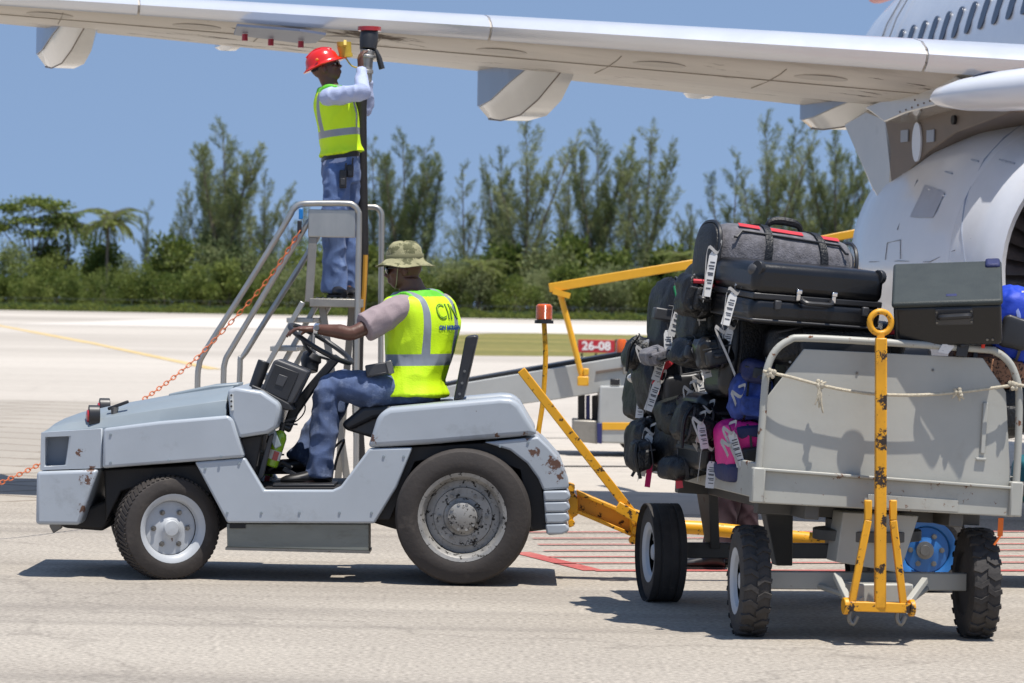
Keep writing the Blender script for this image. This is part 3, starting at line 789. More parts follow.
# fuselage
fy = R(5.5); fn = Vector((math.sin(fy), -math.cos(fy), 0)); fs = Vector((-math.cos(fy), -math.sin(fy), 0))
FC = Vector((6.16, 34.6, 3.86))
def fus_ring(s, r, dz=0, n=48):
    c = FC - fn * s + Vector((0, 0, dz)); return [c + fs * r * math.cos(2 * math.pi * k / n) + Vector((0, 0, r * 1.03 * math.sin(2 * math.pi * k / n))) for k in range(n)]
mb = MB(); mb.loft([fus_ring(-18, 1.98), fus_ring(-6, 1.98), fus_ring(2, 1.98), fus_ring(3.4, 1.9, .06), fus_ring(5, 1.7, .2), fus_ring(8, 1.2, .55), fus_ring(11, .6, .95), fus_ring(12.5, .2, 1.2)])
fus = mb.build('fuselage', M_white, air, smooth=.5)
wz = 4.42 - FC.z; ca = math.asin(wz / (1.98 * 1.03))
for k in range(-3, 12):
    s = 1.45 - .56 * k; up = Vector((0, 0, 1))
    nrm = (fs * math.cos(ca) + up * math.sin(ca)).normalized(); tg = (up * math.cos(ca) - fs * math.sin(ca)).normalized()
    c = FC - fn * s + fs * 1.985 * math.cos(ca) + up * (1.985 * 1.03 * math.sin(ca))
    mb = MB(); pts = []
    for i in range(16):
        a = 2 * math.pi * i / 16; x = math.copysign(abs(math.cos(a)) ** .6, math.cos(a)) * .115; z = math.copysign(abs(math.sin(a)) ** .6, math.sin(a)) * .165
        pts.append(c - fn * x + tg * z - nrm * .01)
    mb.prism(pts, nrm * .012)
    if k >= -1: mb.build('window', M_win, fus)
    else: mb.bm.free()
for s in (2.6, 3.5):
    pts = []
    for i in range(9):
        a = R(-25 + i * 10); r_ = 1.99 if s < 3 else 1.9
        pts.append(FC - fn * s + Vector((0, 0, .02 if s < 3 else .07)) + fs * r_ * math.cos(a) + Vector((0, 0, r_ * 1.03 * math.sin(a))))
    mb = MB(); mb.tube(pts, .008, 5); mb.build('door_seam', M_seam, fus)
# tail fin, red
mb = MB(); b0 = FC - fn * 5.5
mb.prism([b0 + Vector((0, 0, 1.75)), b0 - fn * 6.5 + Vector((0, 0, 1.9)), b0 - fn * 8.5 + Vector((0, 0, 7)), b0 - fn * 6.0 + Vector((0, 0, 7)), b0 - fn * 1.2 + Vector((0, 0, 2.2))], fs * .25); mb.build('tail_fin', M_redp, air, bevel=.08)
# refuelling coupling on the underside is part of the hose assembly
# ------------------------------------------------------------------ baggage tractor
M_tug = mat('grey tractor paint', (164, 171, 178), 0.34, var=.05, vs=3, coat=.25, dust=((120, 122, 122), .5, 5), wear=((74, 48, 38), .04, 9), bump=.02, bs=6)
TUGL = Vector((-1.15, 19.45, 0))
SP = lambda x, y, r: (P(x, y, 18.85) - TUGL, r)
M_tugw = mat('scraped tractor paint', (164, 171, 178), 0.4, var=.05, vs=3, coat=.2, dust=((120, 122, 122), .5, 5), wear=((84, 50, 36), .06, 14), bump=.02, bs=6, spots=[SP(86, 480, .07), SP(84, 508, .06), SP(80, 452, .05), SP(556, 463, .11), SP(534, 452, .06), SP(526, 436, .05), SP(374, 439, .05), SP(498, 434, .04), SP(560, 476, .06), SP(90, 470, .05)], spots_scale=38, spotc=(96, 66, 50))
M_tug2 = mat('dull hood paint', (132, 142, 148), 0.42, var=.06, vs=3, coat=.1, dust=((108, 114, 118), .4, 6))
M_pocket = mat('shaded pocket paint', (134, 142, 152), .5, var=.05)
M_rub = mat('weathered tyre rubber', (54, 49, 46), 0.75, var=.25, vs=5, dust=((104, 95, 86), .5, 5), bump=.12, bs=40)
M_rub2 = mat('black tread rubber', (56, 53, 51), 0.8, var=.3, vs=9, dust=((112, 104, 97), .45, 8), bump=.15, bs=60)
M_rim = mat('grey wheel paint', (178, 182, 186), 0.4, var=.06, dust=((140, 132, 122), .4, 12), wear=((88, 58, 42), .14, 22))
M_rimw = mat('worn greasy rim', (150, 148, 144), 0.45, .2, var=.2, dust=((64, 60, 56), .6, 9), wear=((38, 35, 33), .5, 34))
M_chas = mat('greasy black chassis', (30, 28, 28), 0.6, var=.4, vs=5, dust=((78, 66, 58), .4, 6))
M_box = mat('dirty step box', (122, 124, 116), 0.5, var=.1, vs=4, dust=((92, 86, 72), .55, 6), stretch=(1, 1, 3))
M_steel = mat('dull steel', (120, 118, 114), .4, .7, var=.15, vs=12, wear=((74, 52, 40), .3, 20))
M_blk = mat('black plastic', (38, 38, 40), 0.42, var=.2, vs=8, dust=((84, 82, 80), .25, 7))
M_blk2 = mat('charcoal moulded plastic', (62, 62, 64), 0.45, var=.15, vs=6, dust=((98, 96, 94), .35, 5))
M_redl = mat('red marker lens', (170, 36, 36), 0.25, var=.1, coat=.6)
M_yel = mat('chipped yellow paint', (222, 158, 22), 0.42, var=.08, vs=6, dust=((176, 118, 30), .4, 9), wear=((52, 38, 26), .42, 22))
M_amb = mat('amber lens', (226, 98, 22), 0.18, var=.12, vs=30, coat=.8, trans=.15)
M_gls = mat('chrome', (220, 220, 222), .15, .95, var=.04)

DT = 18.9
tug = thing('baggage_tractor', 'grey airport baggage tractor with scraped fenders and open cab', 'tractor', (-1.15, 19.45, 0))
def T(px, py, d=DT): return P(px, py, d)
def prof(mb, pts, d0, d1):
    """profile drawn in the tractor's side plane, extruded across its width"""
    q = [P(x, y, DT) for x, y in pts]
    for p in q: p.y = d0
    mb.prism(q, (0, d1 - d0, 0)); return mb
Yn, Yf = 18.86, 20.02       # near and far body planes
def part(name, pts, d0, d1, m, bevel=.015, seg=3, label=None):
    return prof(MB(), pts, d0, d1).build(name, m, tug, bevel=bevel, seg=seg, label=label)
part('front_bumper', [(38, 471), (100, 469), (81, 524.5), (37, 524)], Yn - .02, Yf, M_tugw, .02)
part('tow_hook', [(42, 524), (56, 525), (54, 532), (46, 537), (42, 530)], 19.2, 19.26, M_steel, .004)
# headlight cowl with a recessed pocket
mb = MB(); ow = [(42, 432), (104, 428), (103, 468), (41, 470)]; iw = [(46.5, 437), (70, 436), (66, 465), (45.5, 466)]
for (O_, I_) in ((ow, iw),):
    o_ = [T(*p) for p in O_]; i_ = [T(*p) for p in I_]
    for p in o_ + i_: p.y = Yn
    mb.ring_prism(o_, i_, (0, .12, 0))
fend = mb.build('headlight_cowl', M_tugw, tug, bevel=.008)
prof(MB(), [(43, 433), (103, 429), (102, 468), (42, 469)], Yn + .118, Yf, ).build('cowl_core', M_pocket, fend)
part('headlight', [(39.5, 440), (46, 438), (46, 452), (40, 454)], Yn + .13, Yn + .36, M_pocket, .01)
# hood: crowned loft
rings = []
for d_, k in ((Yn + .015, 0), (Yn + .05, .55), (Yn + .16, .85), (19.44, 1.0), (Yf - .16, .85), (Yf - .05, .55), (Yf - .015, 0)):
    top = [(43, 431.5), (52, 423), (70, 416.5), (110, 408), (160, 399), (200, 393), (226.5, 389)]; low = [(43, 432.5), (52, 431.6), (70, 430.2), (110, 427), (160, 421.5), (200, 416.5), (226.5, 413)]
    ring = []
    for (x, yt), (_, yl) in zip(top, low):
        p = T(x, yl + (yt - yl) * k - (1.5 if k == 1 else 0)); p.y = d_; ring.append(p)
    for (x, yl) in low[::-1]:
        p = T(x, yl + 4); p.y = d_; ring.append(p)
    rings.append(ring)
mb = MB(); mb.loft(rings); hood = mb.build('hood', M_tug2, tug, bevel=.008)
mb = MB(); mb.prism([T(168, 394, 19.4), T(212, 385, 19.4), T(240, 383, 19.4), T(238, 388, 19.4), T(215, 392, 19.4), T(170, 399, 19.4)], (0, .3, 0)); mb.build('air_scoop', M_tug2, hood, bevel=.01)
part('front_fender', [(104.5, 428), (160, 421), (229, 415), (234, 419), (245.5, 457), (195, 461), (103.5, 468)], Yn - .025, Yn + .2, M_tug, .018)
part('front_fender', [(104.5, 428), (160, 421), (229, 415), (234, 419), (245.5, 457), (195, 461), (103.5, 468)], Yf - .2, Yf + .025, M_tug, .018)
part('cowl_panel', [(228, 389.5), (236, 387), (262, 391), (279.5, 403), (281, 409), (277, 428), (268, 433.5), (239, 438), (230, 415)], Yn, Yf, M_tug, .02)
part('dash_bulkhead', [(240, 438), (262, 435), (252, 484), (240, 484)], Yn + .08, Yf - .08, M_chas, .01)
part('body_side', [(195.5, 461.5), (246, 457.5), (265, 489.5), (333, 489.5), (341, 486), (369.5, 448), (413, 447), (397, 487), (375, 523), (228, 522.5)], Yn - .012, Yn + .06, M_tug, .012)
part('body_side', [(195.5, 461.5), (246, 457.5), (265, 489.5), (333, 489.5), (341, 486), (369.5, 448), (413, 447), (397, 487), (375, 523), (228, 522.5)], Yf - .06, Yf + .012, M_tug, .012)
part('floor_pan', [(250, 487.5), (345, 487.5), (345, 494), (250, 494)], Yn + .062, Yf - .062, M_chas, .004)
part('floor_mat', [(272, 484.5), (334, 484.5), (334, 487.3), (272, 487.3)], Yn + .08, Yn + .5, M_blk, .004)
sb = part('step_box', [(227, 523.5), (369, 524), (369, 551), (227.5, 547)], Yn + .02, Yn + .3, M_box, .006)
prof(MB(), [(226, 547), (370, 550.6), (370, 553), (226, 549.4)], Yn - .005, Yn + .3).build('step_lip', M_steel, sb)
prof(MB(), [(230, 523.2), (246, 523.2), (246, 528), (230, 528)], Yn + .012, Yn + .03).build('box_slot', M_dark, sb)
# chassis under the body
part('chassis', [(105, 470), (232, 466), (232, 524), (215, 535), (190, 505), (130, 505), (105, 520)], Yn + .25, Yf - .25, M_chas, .01)
part('front_frame', [(52, 524), (104, 500), (110, 520), (100, 533), (60, 530)], Yn + .2, Yf - .2, M_chas, .02)
part('radiator_block', [(102, 470), (225, 464), (215, 498), (170, 480), (120, 492), (104, 524)], Yn + .12, Yn + .28, M_chas, .01)
part('rear_chassis', [(378, 448), (540, 440), (562, 500), (545, 532), (515, 536), (410, 536), (372, 525)], Yn + .22, Yf - .22, M_chas, .01)
part('inner_arch', [(388, 448), (500, 442), (540, 470), (548, 530), (530, 530), (520, 470), (470, 452), (415, 462), (390, 520), (374, 520)], Yn + .05, Yn + .24, M_chas, .006)
mb = MB(); mb.cyl(T(168, 527, 18.95), T(168, 527, 19.95), .05); mb.build('front_axle', M_chas, tug)
mb = MB(); mb.cyl(T(463, 517, 18.95), T(463, 517, 19.95), .08); mb.ball(T(463, 517, 19.45), .17, 8); mb.build('rear_axle', M_chas, tug)
# rear deck and fenders
fpts = [(368, 447.5), (377, 419), (381, 412), (390, 407.5), (500, 397.5), (512, 398), (520, 404), (538, 434.5), (500, 438), (430, 444)]
part('rear_fender', fpts, Yn - .02, Yn + .3, M_tugw, .03, 4)
part('rear_fender', [(x, y) for x, y in fpts], Yf - .3, Yf + .02, M_tug, .03, 4)
part('rear_deck', [(440, 404), (505, 401), (525, 418), (532, 436), (440, 444)], Yn + .302, Yf - .302, M_tug2, .02)
# rear quarter with wheel arch, then ribbed rear bumper
part('rear_quarter', [(484, 442), (538, 436.5), (548, 446), (562, 462), (568, 478), (569, 488), (543, 490), (538, 478), (527, 463), (510, 450)], Yn - .006, Yf + .006, M_tugw, .012)
rbp = part('rear_bumper', [(543, 490.5), (564, 489.5), (562, 534), (548, 535), (545, 515)], Yn + .002, Yf - .002, M_tug, .01)
for k in range(4):
    y = 490.5 + k * 11
    prof(MB(), [(543 + k * .8, y), (567 - k * .4, y - .6), (570.5 - k * .5, y + 3.5), (570 - k * .5, y + 7.5), (565 - k, y + 10.3), (544 + k * .8, y + 10.3)], Yn - .02, Yf + .02).build('bumper_rib', M_tug, rbp, bevel=.012, seg=3)
# front marker lamps and mirror on the hood
for (x, y, d_) in ((94, 416, Yn + .06), (104.5, 408.5, Yf - .1)):
    mb = MB(); c = T(x, y, d_); mb.lathe([(-.03, .045), (.028, .045), (.03, .042)], c, (1, .25, 0), 18); 
    for v in mb.bm.verts: v.co.z = c.z + (v.co.z - c.z) * 1.35
    lamp = mb.build('marker_lamp', M_blk, tug, bevel=.004)
    mb = MB(); mb.lathe([(-.045, .012), (-.04, .032), (-.031, .036)], c, (1, .25, 0), 16); mb.build('lens', M_redl, lamp)
    mb = MB(); mb.cyl(c + Vector((0, 0, -.05)), c + Vector((0, 0, -.1)), .012, 8); mb.build('stalk', M_blk, lamp)
mb = MB(); mb.bar(T(108, 409, Yn + .1), T(128.5, 401.5, Yn + .1), .03, .018); mi = mb.build('hood_latch', M_blk, tug, bevel=.005)
mb = MB(); mb.tube([T(115, 407, Yn + .1), T(114, 415, Yn + .1), T(116, 425, Yn + .1)], [.022, .018, .03], 10); mb.build('latch_post', M_steel, mi)
# wheels
def wheel(name, c, axis, Rt, Rr, W, mt, mr, parent, nuts=6, hub=.05, deep=.06, boss=.03, up=(0, 0, 1), lugs=None, label=None):
    """axis points out of the visible face"""
    a = Vector(axis).normalized(); c = Vector(c); h = W / 2
    root = bpy.data.objects.new(name, None)
    prof_t = [(-h * .8, Rr), (-h, Rr + .012), (-h * 1.04, (Rr + Rt) / 2), (-h * .9, Rt * .955), (-h * .74, Rt * .988), (-h * .3, Rt), (h * .3, Rt), (h * .74, Rt * .988), (h * .9, Rt * .955), (h * 1.04, (Rr + Rt) / 2), (h * 1.0, Rr + .022), (h * .92, Rr + .006), (h * .8, Rr - .006)]
    mb = MB(); mb.lathe(prof_t, c, a, 56, cap=False)
    if lugs: lugs(mb, c, a, Rt, W)
    wh = mb.build(name, mt, parent, smooth=.5, label=label)
    mb = MB()
    mb.lathe([(-h * .8, Rr), (-h * .3, Rr - .02), (h - deep, Rr - .03), (h - deep + .006, Rr * .5), (h - deep + .012, hub + .01), (h - deep + .02, hub)], c, a, 48, cap=True)
    mb.lathe([(h * .55, Rr - .028), (h * .8, Rr - .02), (h * .93, Rr - .006), (h * .98, Rr + .014), (h * .9, Rr + .012), (h * .8, Rr - .004)], c, a, 48, cap=False)
    rim = mb.build('rim', mr, wh, smooth=.5)
    mb = MB(); mb.lathe([(h - deep + .01, hub), (h - deep + boss, hub * .95), (h - deep + boss + .008, hub * .8), (h - deep + boss + .012, .001)], c, a, 24); mb.build('hub', mr, wh)
    u = a.orthogonal(); u = (Vector(up) - a * a.dot(Vector(up))).normalized(); w_ = a.cross(u)
    for k in range(nuts):
        an = 2 * math.pi * (k + .5) / nuts; q = c + (u * math.cos(an) + w_ * math.sin(an)) * Rr * .56 + a * (h - deep)
        mb = MB(); mb.lathe([(0, .016), (.012, .016), (.013, .010), (.024, .010)], q, a, 6); mb.build('wheel_nut', M_steel, wh)
    return wh
th = R(27)
fw_ax = Vector((math.sin(th), -math.cos(th), 0))
def ribs(mb, c, a, Rt, W):
    for s in (-.5, -.17, .17, .5):
        mb.lathe([(s * W - .018, Rt * .985), (s * W - .016, Rt * 1.006), (s * W + .016, Rt * 1.006), (s * W + .018, Rt * .985)], c, a, 56, cap=False)
def blocks(mb, c, a, Rt, W, n=44, ht=.012, sw=.32):
    u = a.orthogonal().normalized(); w_ = a.cross(u)
    for k in range(n):
        for s in (-1, 1):
            an = 2 * math.pi * (k + (.5 if s > 0 else 0)) / n
            rad = u * math.cos(an) + w_ * math.sin(an); tan = a.cross(rad)
            p0 = c + rad * (Rt - .008) + a * (s * W * .42) + tan * .02; p1 = c + rad * (Rt + .004) + a * (s * W * .03) - tan * .012
            mb.bar(p0, p1, 2 * math.pi * Rt / n * .55, ht * 1.6, rad)
wheel('front_wheel', T(167, 527.5, 18.93), fw_ax, .285, .178, .19, M_rub, M_rim, tug, 6, .05, .05, .022, lugs=lambda *k: blocks(*k, n=60, ht=.006))
wheel('front_wheel', Vector((T(167, 527.5, 18.93).x - .12, 19.9, .285)), -fw_ax, .285, .178, .19, M_rub, M_rim, tug, 6, .052, .045, .04, lugs=ribs)
rw = T(463, 517.5, 18.75)
rwh = wheel('rear_wheel', rw + Vector((0, .14, 0)), (-.03, -1, 0), .376, .232, .27, M_rub, M_rimw, tug, 6, .085, .09, .05)
a = Vector((-.03, -1, 0)).normalized()
mb = MB(); cc = rw + Vector((0, .14, 0))
mb.lathe([(.045, .165), (.058, .16), (.06, .11), (.05, .1)], cc, a, 40, cap=False)
for k in range(10):
    an = 2 * math.pi * k / 10; q = cc + Vector((math.cos(an) * .072, 0, math.sin(an) * .072)) + a * .095; mb.lathe([(0, .009), (.01, .009)], q, a, 6)
mb.build('hub_flange', M_rimw, rwh)
wheel('rear_wheel', Vector((rw.x, 20.02 - .1, rw.z)), (0, 1, 0), .376, .232, .25, M_rub, M_rimw, tug, 6, .085, .09, .05)
# seat
part('seat_base', [(342, 432), (372, 414), (440, 410), (438, 438), (375, 442)], 19.24, 19.66, M_blk2, .02)
sc = part('seat_cushion', [(338, 426), (360, 408), (452, 402), (455, 412), (372, 421), (345, 434)], 19.2, 19.7, M_blk, .025)
bk = part('backrest', [(452.5, 402), (463, 400), (477.5, 337), (474, 335.5), (465, 337)], 19.14, 19.74, M_blk, .012)
for (x, y) in ((459, 395), (461.5, 384), (464, 372)):
    mb = MB(); mb.lathe([(0, .008), (.006, .008)], Vector((T(x, y).x, 19.14, T(x, y).z)), (0, -1, 0), 8); mb.build('bolt', M_steel, bk)
# steering column, display box, steering wheel
SY = 19.4
part('column', [(276, 432), (284, 410), (304, 385), (330, 355), (337, 360), (310, 392), (292, 418), (284, 436)], SY - .05, SY + .05, M_blk, .01)
part('kick_strut', [(268, 436), (273, 434), (262, 478), (255, 482)], Yn + .12, Yn + .17, M_blk2, .005)
db = part('display_box', [(272, 361), (276.5, 359.5), (301, 369), (308, 372), (292, 404), (286, 406), (262, 396), (259, 391)], 19.02, 19.34, M_blk2, .014)
mb = MB(); mb.prism([T(275, 364, 19.012), T(299, 373, 19.012), T(287, 401, 19.012), T(264, 391, 19.012)], (0, .012, 0)); mb.build('display_face', M_blk, db, bevel=.004)
mb = MB(); mb.prism([T(279, 374, 19.006), T(288, 377, 19.006), T(283, 387, 19.006), T(275, 384, 19.006)], (0, .01, 0)); mb.build('button_pad', M_blk2, db, bevel=.003)
mb = MB(); mb.tube([T(254.5, 388, 19.1), T(261, 370, 19.1), T(264, 361, 19.1)], [.034, .036, .034], 14); mb.build('lever_grip', M_blk, tug, bevel=.004)
part('dash_plate', [(250, 385), (262, 390), (288, 404), (292, 411), (284, 411), (250, 392)], 19.0, 19.6, M_blk, .008)
wc = P(320.5, 344, SY); wn = Vector((.50, -.12, .86)).normalized()
u = Vector((0, 1, 0)); u = (u - wn * u.dot(wn)).normalized(); v_ = wn.cross(u)
mb = MB(); mb.tube([wc + (u * math.cos(2 * math.pi * k / 40) + v_ * math.sin(2 * math.pi * k / 40)) * .2 for k in range(40)], .0155, 10, closed=True)
sw = mb.build('steering_wheel', M_blk, tug)
mb = MB(); hubp = wc - wn * .07
for an in (.4, 2.5, 4.6):
    mb.tube([hubp, hubp.lerp(wc, .4) + (u * math.cos(an) + v_ * math.sin(an)) * .1, wc + (u * math.cos(an) + v_ * math.sin(an)) * .18], [.014, .012, .011], 6)
mb.build('spoke', M_blk2, sw)
mb = MB(); mb.tube([P(310, 372, SY), hubp - wn * .05, hubp - wn * .02, hubp + wn * .012], [.045, .055, .06, .04], 14); mb.build('column_head', M_blk, sw, bevel=.004)
mb = MB(); mb.tube([T(268, 470, 19.2), T(282, 462, 19.2), T(292, 468, 19.2)], .012, 6); mb.box(T(290, 472, 19.22), (.08, .09, .02), Matrix.Rotation(.5, 3, 'Y')); mb.build('pedal', M_blk, tug)
mb = MB(); mb.tube([T(334, 470, 19.5), T(338, 455, 19.5), T(344, 440, 19.5), T(331, 450, 19.7)], .008, 6, smooth=4); mb.build('cable', M_blk, tug)
mb = MB(); mb.tube([T(303, 395, 19.3), T(305, 410, 19.3), T(298, 420, 19.35), T(288, 424, 19.3)], .004, 5, smooth=4); mb.build('cable', M_blk, tug)
mb = MB(); mb.prism([T(266, 430, 19.0), T(274, 428, 19.0), T(281, 446, 19.0), T(275, 449, 19.0)], (0, .05, 0)); mb.build('bracket', M_tug2, tug, bevel=.004)
mb = MB(); mb.tube([T(243, 440, 18.98), T(252, 442, 18.98), T(258, 450, 18.98), T(256, 466, 18.98)], .011, 8, smooth=4); mb.tube([T(246, 448, 19.05), T(262, 452, 19.05), T(266, 462, 19.05)], .009, 8, smooth=4); mb.build('hydraulic_pipe', M_steel, tug)
# serial plate with black studs on the cowl
mb = MB(); mb.box(Vector((T(232.5, 402).x, Yn - .003, T(232.5, 402).z)), (.02, .004, .09), Matrix.Rotation(-.06, 3, 'Y')); pl = mb.build('sticker', mat('white sticker', (206, 208, 204), .5), tug)
for y in (395, 401, 406):
    mb = MB(); mb.lathe([(0, .006), (.003, .006)], Vector((T(232, y).x, Yn - .0055, T(232, y).z)), (0, -1, 0), 8); mb.build('stud', M_blk, pl)
# amber beacon on a bent yellow pole
mb = MB(); bd = 19.85; mb.tube([P(536, 452, bd), P(539, 428, bd), P(543, 400, bd), P(545.5, 360, bd), P(545, 340, bd), P(544, 322, bd)], .015, 10, smooth=4); bp_ = mb.build('beacon_pole', M_yel, tug)
mb = MB(); mb.lathe([(0, .055), (.018, .055), (.02, .042), (.03, .042)], P(544, 323.5, bd), (0, 0, 1), 24); be = mb.build('beacon_base', M_blk, bp_)
mb = MB(); c = P(544, 319.5, bd); mb.lathe([(0, .047), (.05, .0465), (.082, .044), (.09, .036), (.092, .002)], c, (0, 0, 1), 28)
for k in range(14):
    mb.lathe([(.004 + k * .0055, .0475), (.006 + k * .0055, .049), (.008 + k * .0055, .0475)], c, (0, 0, 1), 28, cap=False)
mb.build('beacon_lens', M_amb, be)
# fire extinguishers standing in the footwell
M_exg = mat('lime green cylinder', (140, 178, 30), 0.25, var=.06, coat=.6)
M_wht = mat('white label', (214, 212, 206), .5, var=.04)
def extinguisher(px0, py0, px1, py1, d, label, grp=None):
    a = P(px0, py0, d); b = P(px1, py1, d); ax = (b - a)
    t = thing('fire_extinguisher', label, 'extinguisher', a)
    L_ = ax.length
    mb = MB(); mb.lathe([(0, .036), (.008, .042), (L_ * .72, .042), (L_ * .82, .034), (L_ * .88, .016), (L_ * .92, .015)], a, ax, 24); mb.build('cylinder', M_exg, t)
    mb = MB(); mb.lathe([(L_ * .18, .0428), (L_ * .4, .0428)], a, ax, 24, cap=False); mb.build('label_band', M_wht, t)
    mb = MB(); axn = ax.normalized(); s = Vector((axn.z, 0, -axn.x)); c = a + axn * L_ * .28 + Vector((0, -.0435, 0)) + s * .015
    mb.box(c, (.03, .004, .05), Matrix((s, Vector((0, 1, 0)), axn)).transposed()); mb.build('red_square', M_redl, t)
    top = a + axn * L_ * .93
    mb = MB(); mb.cyl(top - axn * .01, top + axn * .035, .017, 12); mb.bar(top + axn * .03, top + axn * .05 + s * .075, .016, .01); mb.bar(top + axn * .045, top + axn * .085 + s * .06, .016, .01)
    mb.cyl(top + axn * .015, top + axn * .015 + s * .04, .014, 10); mb.build('valve', M_blk, t)
    mb = MB(); mb.tube([top + axn * .02 - s * .01, top - s * .05, a + axn * L_ * .5 - s * .055], .008, 8, smooth=4); mb.build('hose', M_blk, t)
extinguisher(270, 466, 283, 426, 19.12, 'lime green fire extinguisher leaning beside the tractor steering column')
extinguisher(263, 487, 270, 458, 19.62, 'green fire extinguisher low on the tractor floor by the pedals')

# bolt heads on the body panels
for (x, y) in ((206, 468), (240, 463), (228, 512), (262, 512), (300, 512), (340, 512), (372, 512), (384, 456), (404, 456), (112, 434), (112, 462), (170, 460), (222, 456), (500, 446), (528, 442)):
    mb = MB(); mb.lathe([(0, .008), (.004, .007)], Vector((T(x, y).x, Yn - (.026 if y < 463 and x < 230 else .013 if x < 420 else .007), T(x, y).z)), (0, -1, 0), 8); mb.build('bolt', M_tug2, tug)
# ------------------------------------------------------------------ baggage cart
M_cart = mat('grey cart paint', (168, 167, 159), 0.42, var=.06, vs=3, dust=((146, 142, 132), .4, 4), wear=((96, 58, 38), .14, 14), bump=.25, bs=2.6)
M_cart2 = mat('rubbed cart paint', (166, 165, 156), 0.45, var=.08, vs=5, dust=((134, 128, 114), .4, 6), wear=((104, 62, 34), .36, 18))
M_cartd = mat('dark cart frame', (84, 82, 78), 0.55, var=.12, vs=5, dust=((56, 52, 50), .4, 6), wear=((92, 58, 40), .12, 14))
M_rope = mat('dirty rope', (196, 186, 164), .9, var=.2, vs=60, bump=.5, bs=260)
ya = R(9.6)
U = Vector((math.cos(ya), math.sin(ya), 0)); V = Vector((math.sin(-ya), math.cos(ya), 0)); Z = Vector((0, 0, 1))
CO = Vector((1.774, 15.975, 0))
def K(u, v, z): return CO + U * u + V * v + Z * z
def Kp(px, py, v=0.0): return on_plane(px, py, CO + V * v, V)
def Ks(px, py, u=-.63): return on_plane(px, py, CO + U * u, U)
KR = Matrix((U, V, Z)).transposed()
TL = .044
def K2(u, v, z): return K(u, v, z - TL * u)
KR2 = KR @ Matrix.Rotation(math.atan(TL), 3, 'Y')
cart = thing('baggage_cart', 'open grey baggage cart with raised yellow drawbar, loaded with suitcases', 'cart', CO + V * 1.1)
# bed
mb = MB(); mb.box(K2(0, 1.34, .72), (1.25, 2.6, .05), KR2); mb.build('bed', M_cart, cart, bevel=.006)
mb = MB(); mb.box(K2(-.622, 1.34, .725), (.025, 2.62, .165), KR2); mb.build('side_rail', M_cart2, cart, bevel=.006)
mb = MB(); mb.box(K2(.622, 1.34, .725), (.025, 2.62, .165), KR2); mb.build('side_rail', M_cart2, cart, bevel=.006)
mb = MB(); mb.box(K2(0, 2.65, .725), (1.2, .025, .165), KR2); mb.build('end_rail', M_cart2, cart, bevel=.006)
# near end panel
pw = [Kp(761, 492, .012), Kp(765, 400, .012), Kp(804, 349, .012), Kp(983, 358, .012), Kp(1006, 392, .012), Kp(1012, 504, .012)]
mb = MB(); mb.prism(pw, V * .012)
mb.build('end_panel', M_cart, cart, bevel=.003)
mb = MB(); mb.prism([Kp(757, 470, -.012), Kp(1014, 489, -.012), Kp(1014, 517, -.012), Kp(757, 503, -.012)], V * .03); lo = mb.build('end_skirt', M_cart2, cart, bevel=.006)
mb = MB(); mb.bar(Kp(757, 469, -.02), Kp(1014, 488, -.02), .03, .014); mb.build('skirt_lip', M_cart2, lo, bevel=.004)
tp = [Kp(757, 486, -.01), Kp(761, 440, -.01), Kp(765, 385, -.01), Kp(768, 366, -.01), Kp(776, 350, -.01), Kp(789, 340.5, -.01), Kp(804, 338, -.01), Kp(880, 342, -.01), Kp(980, 349, -.01), Kp(996, 352, -.01), Kp(1008, 361, -.01), Kp(1015, 374, -.01), Kp(1019, 395, -.01), Kp(1018, 450, -.01), Kp(1015, 500, -.01)]
mb = MB(); mb.tube(tp, .0175, 12, smooth=3); mb.build('end_frame', M_cart2, cart)
for (x, y) in ((757.5, 485), (1015, 499)):
    mb = MB(); c = Kp(x, y, -.012); mb.box(c, (.062, .05, .165), KR2); mb.build('corner_socket', M_cart2, cart, bevel=.008)
mb = MB(); mb.box(Kp(984, 428, .004), (.022, .014, .24), KR2); mb.box(Kp(981, 459, .004), (.05, .012, .012), KR2); mb.build('latch_rod', M_cart, cart, bevel=.003)
for (x, y) in ((857, 373), (933, 370), (790, 362)):
    mb = MB(); mb.lathe([(0, .007), (.004, .006)], Kp(x, y, .011), -V, 8); mb.build('bolt', M_steel, cart)
mb = MB(); mb.prism([Kp(868, 494, -.013), Kp(958, 500, -.013), Kp(958, 512, -.013), Kp(868, 507, -.013)], V * -.004); mb.build('skirt_plate', M_cart2, lo, bevel=.002)
mb = MB(); mb.bar(Kp(1001, 518, 0.0), Kp(1000, 536, 0.02), .025, .006); mb.bar(Kp(1000, 536, 0.02), Kp(994, 545, .02), .02, .006); mb.build('orange_strap', mat('orange strap', (222, 112, 44), .8, var=.1), cart)
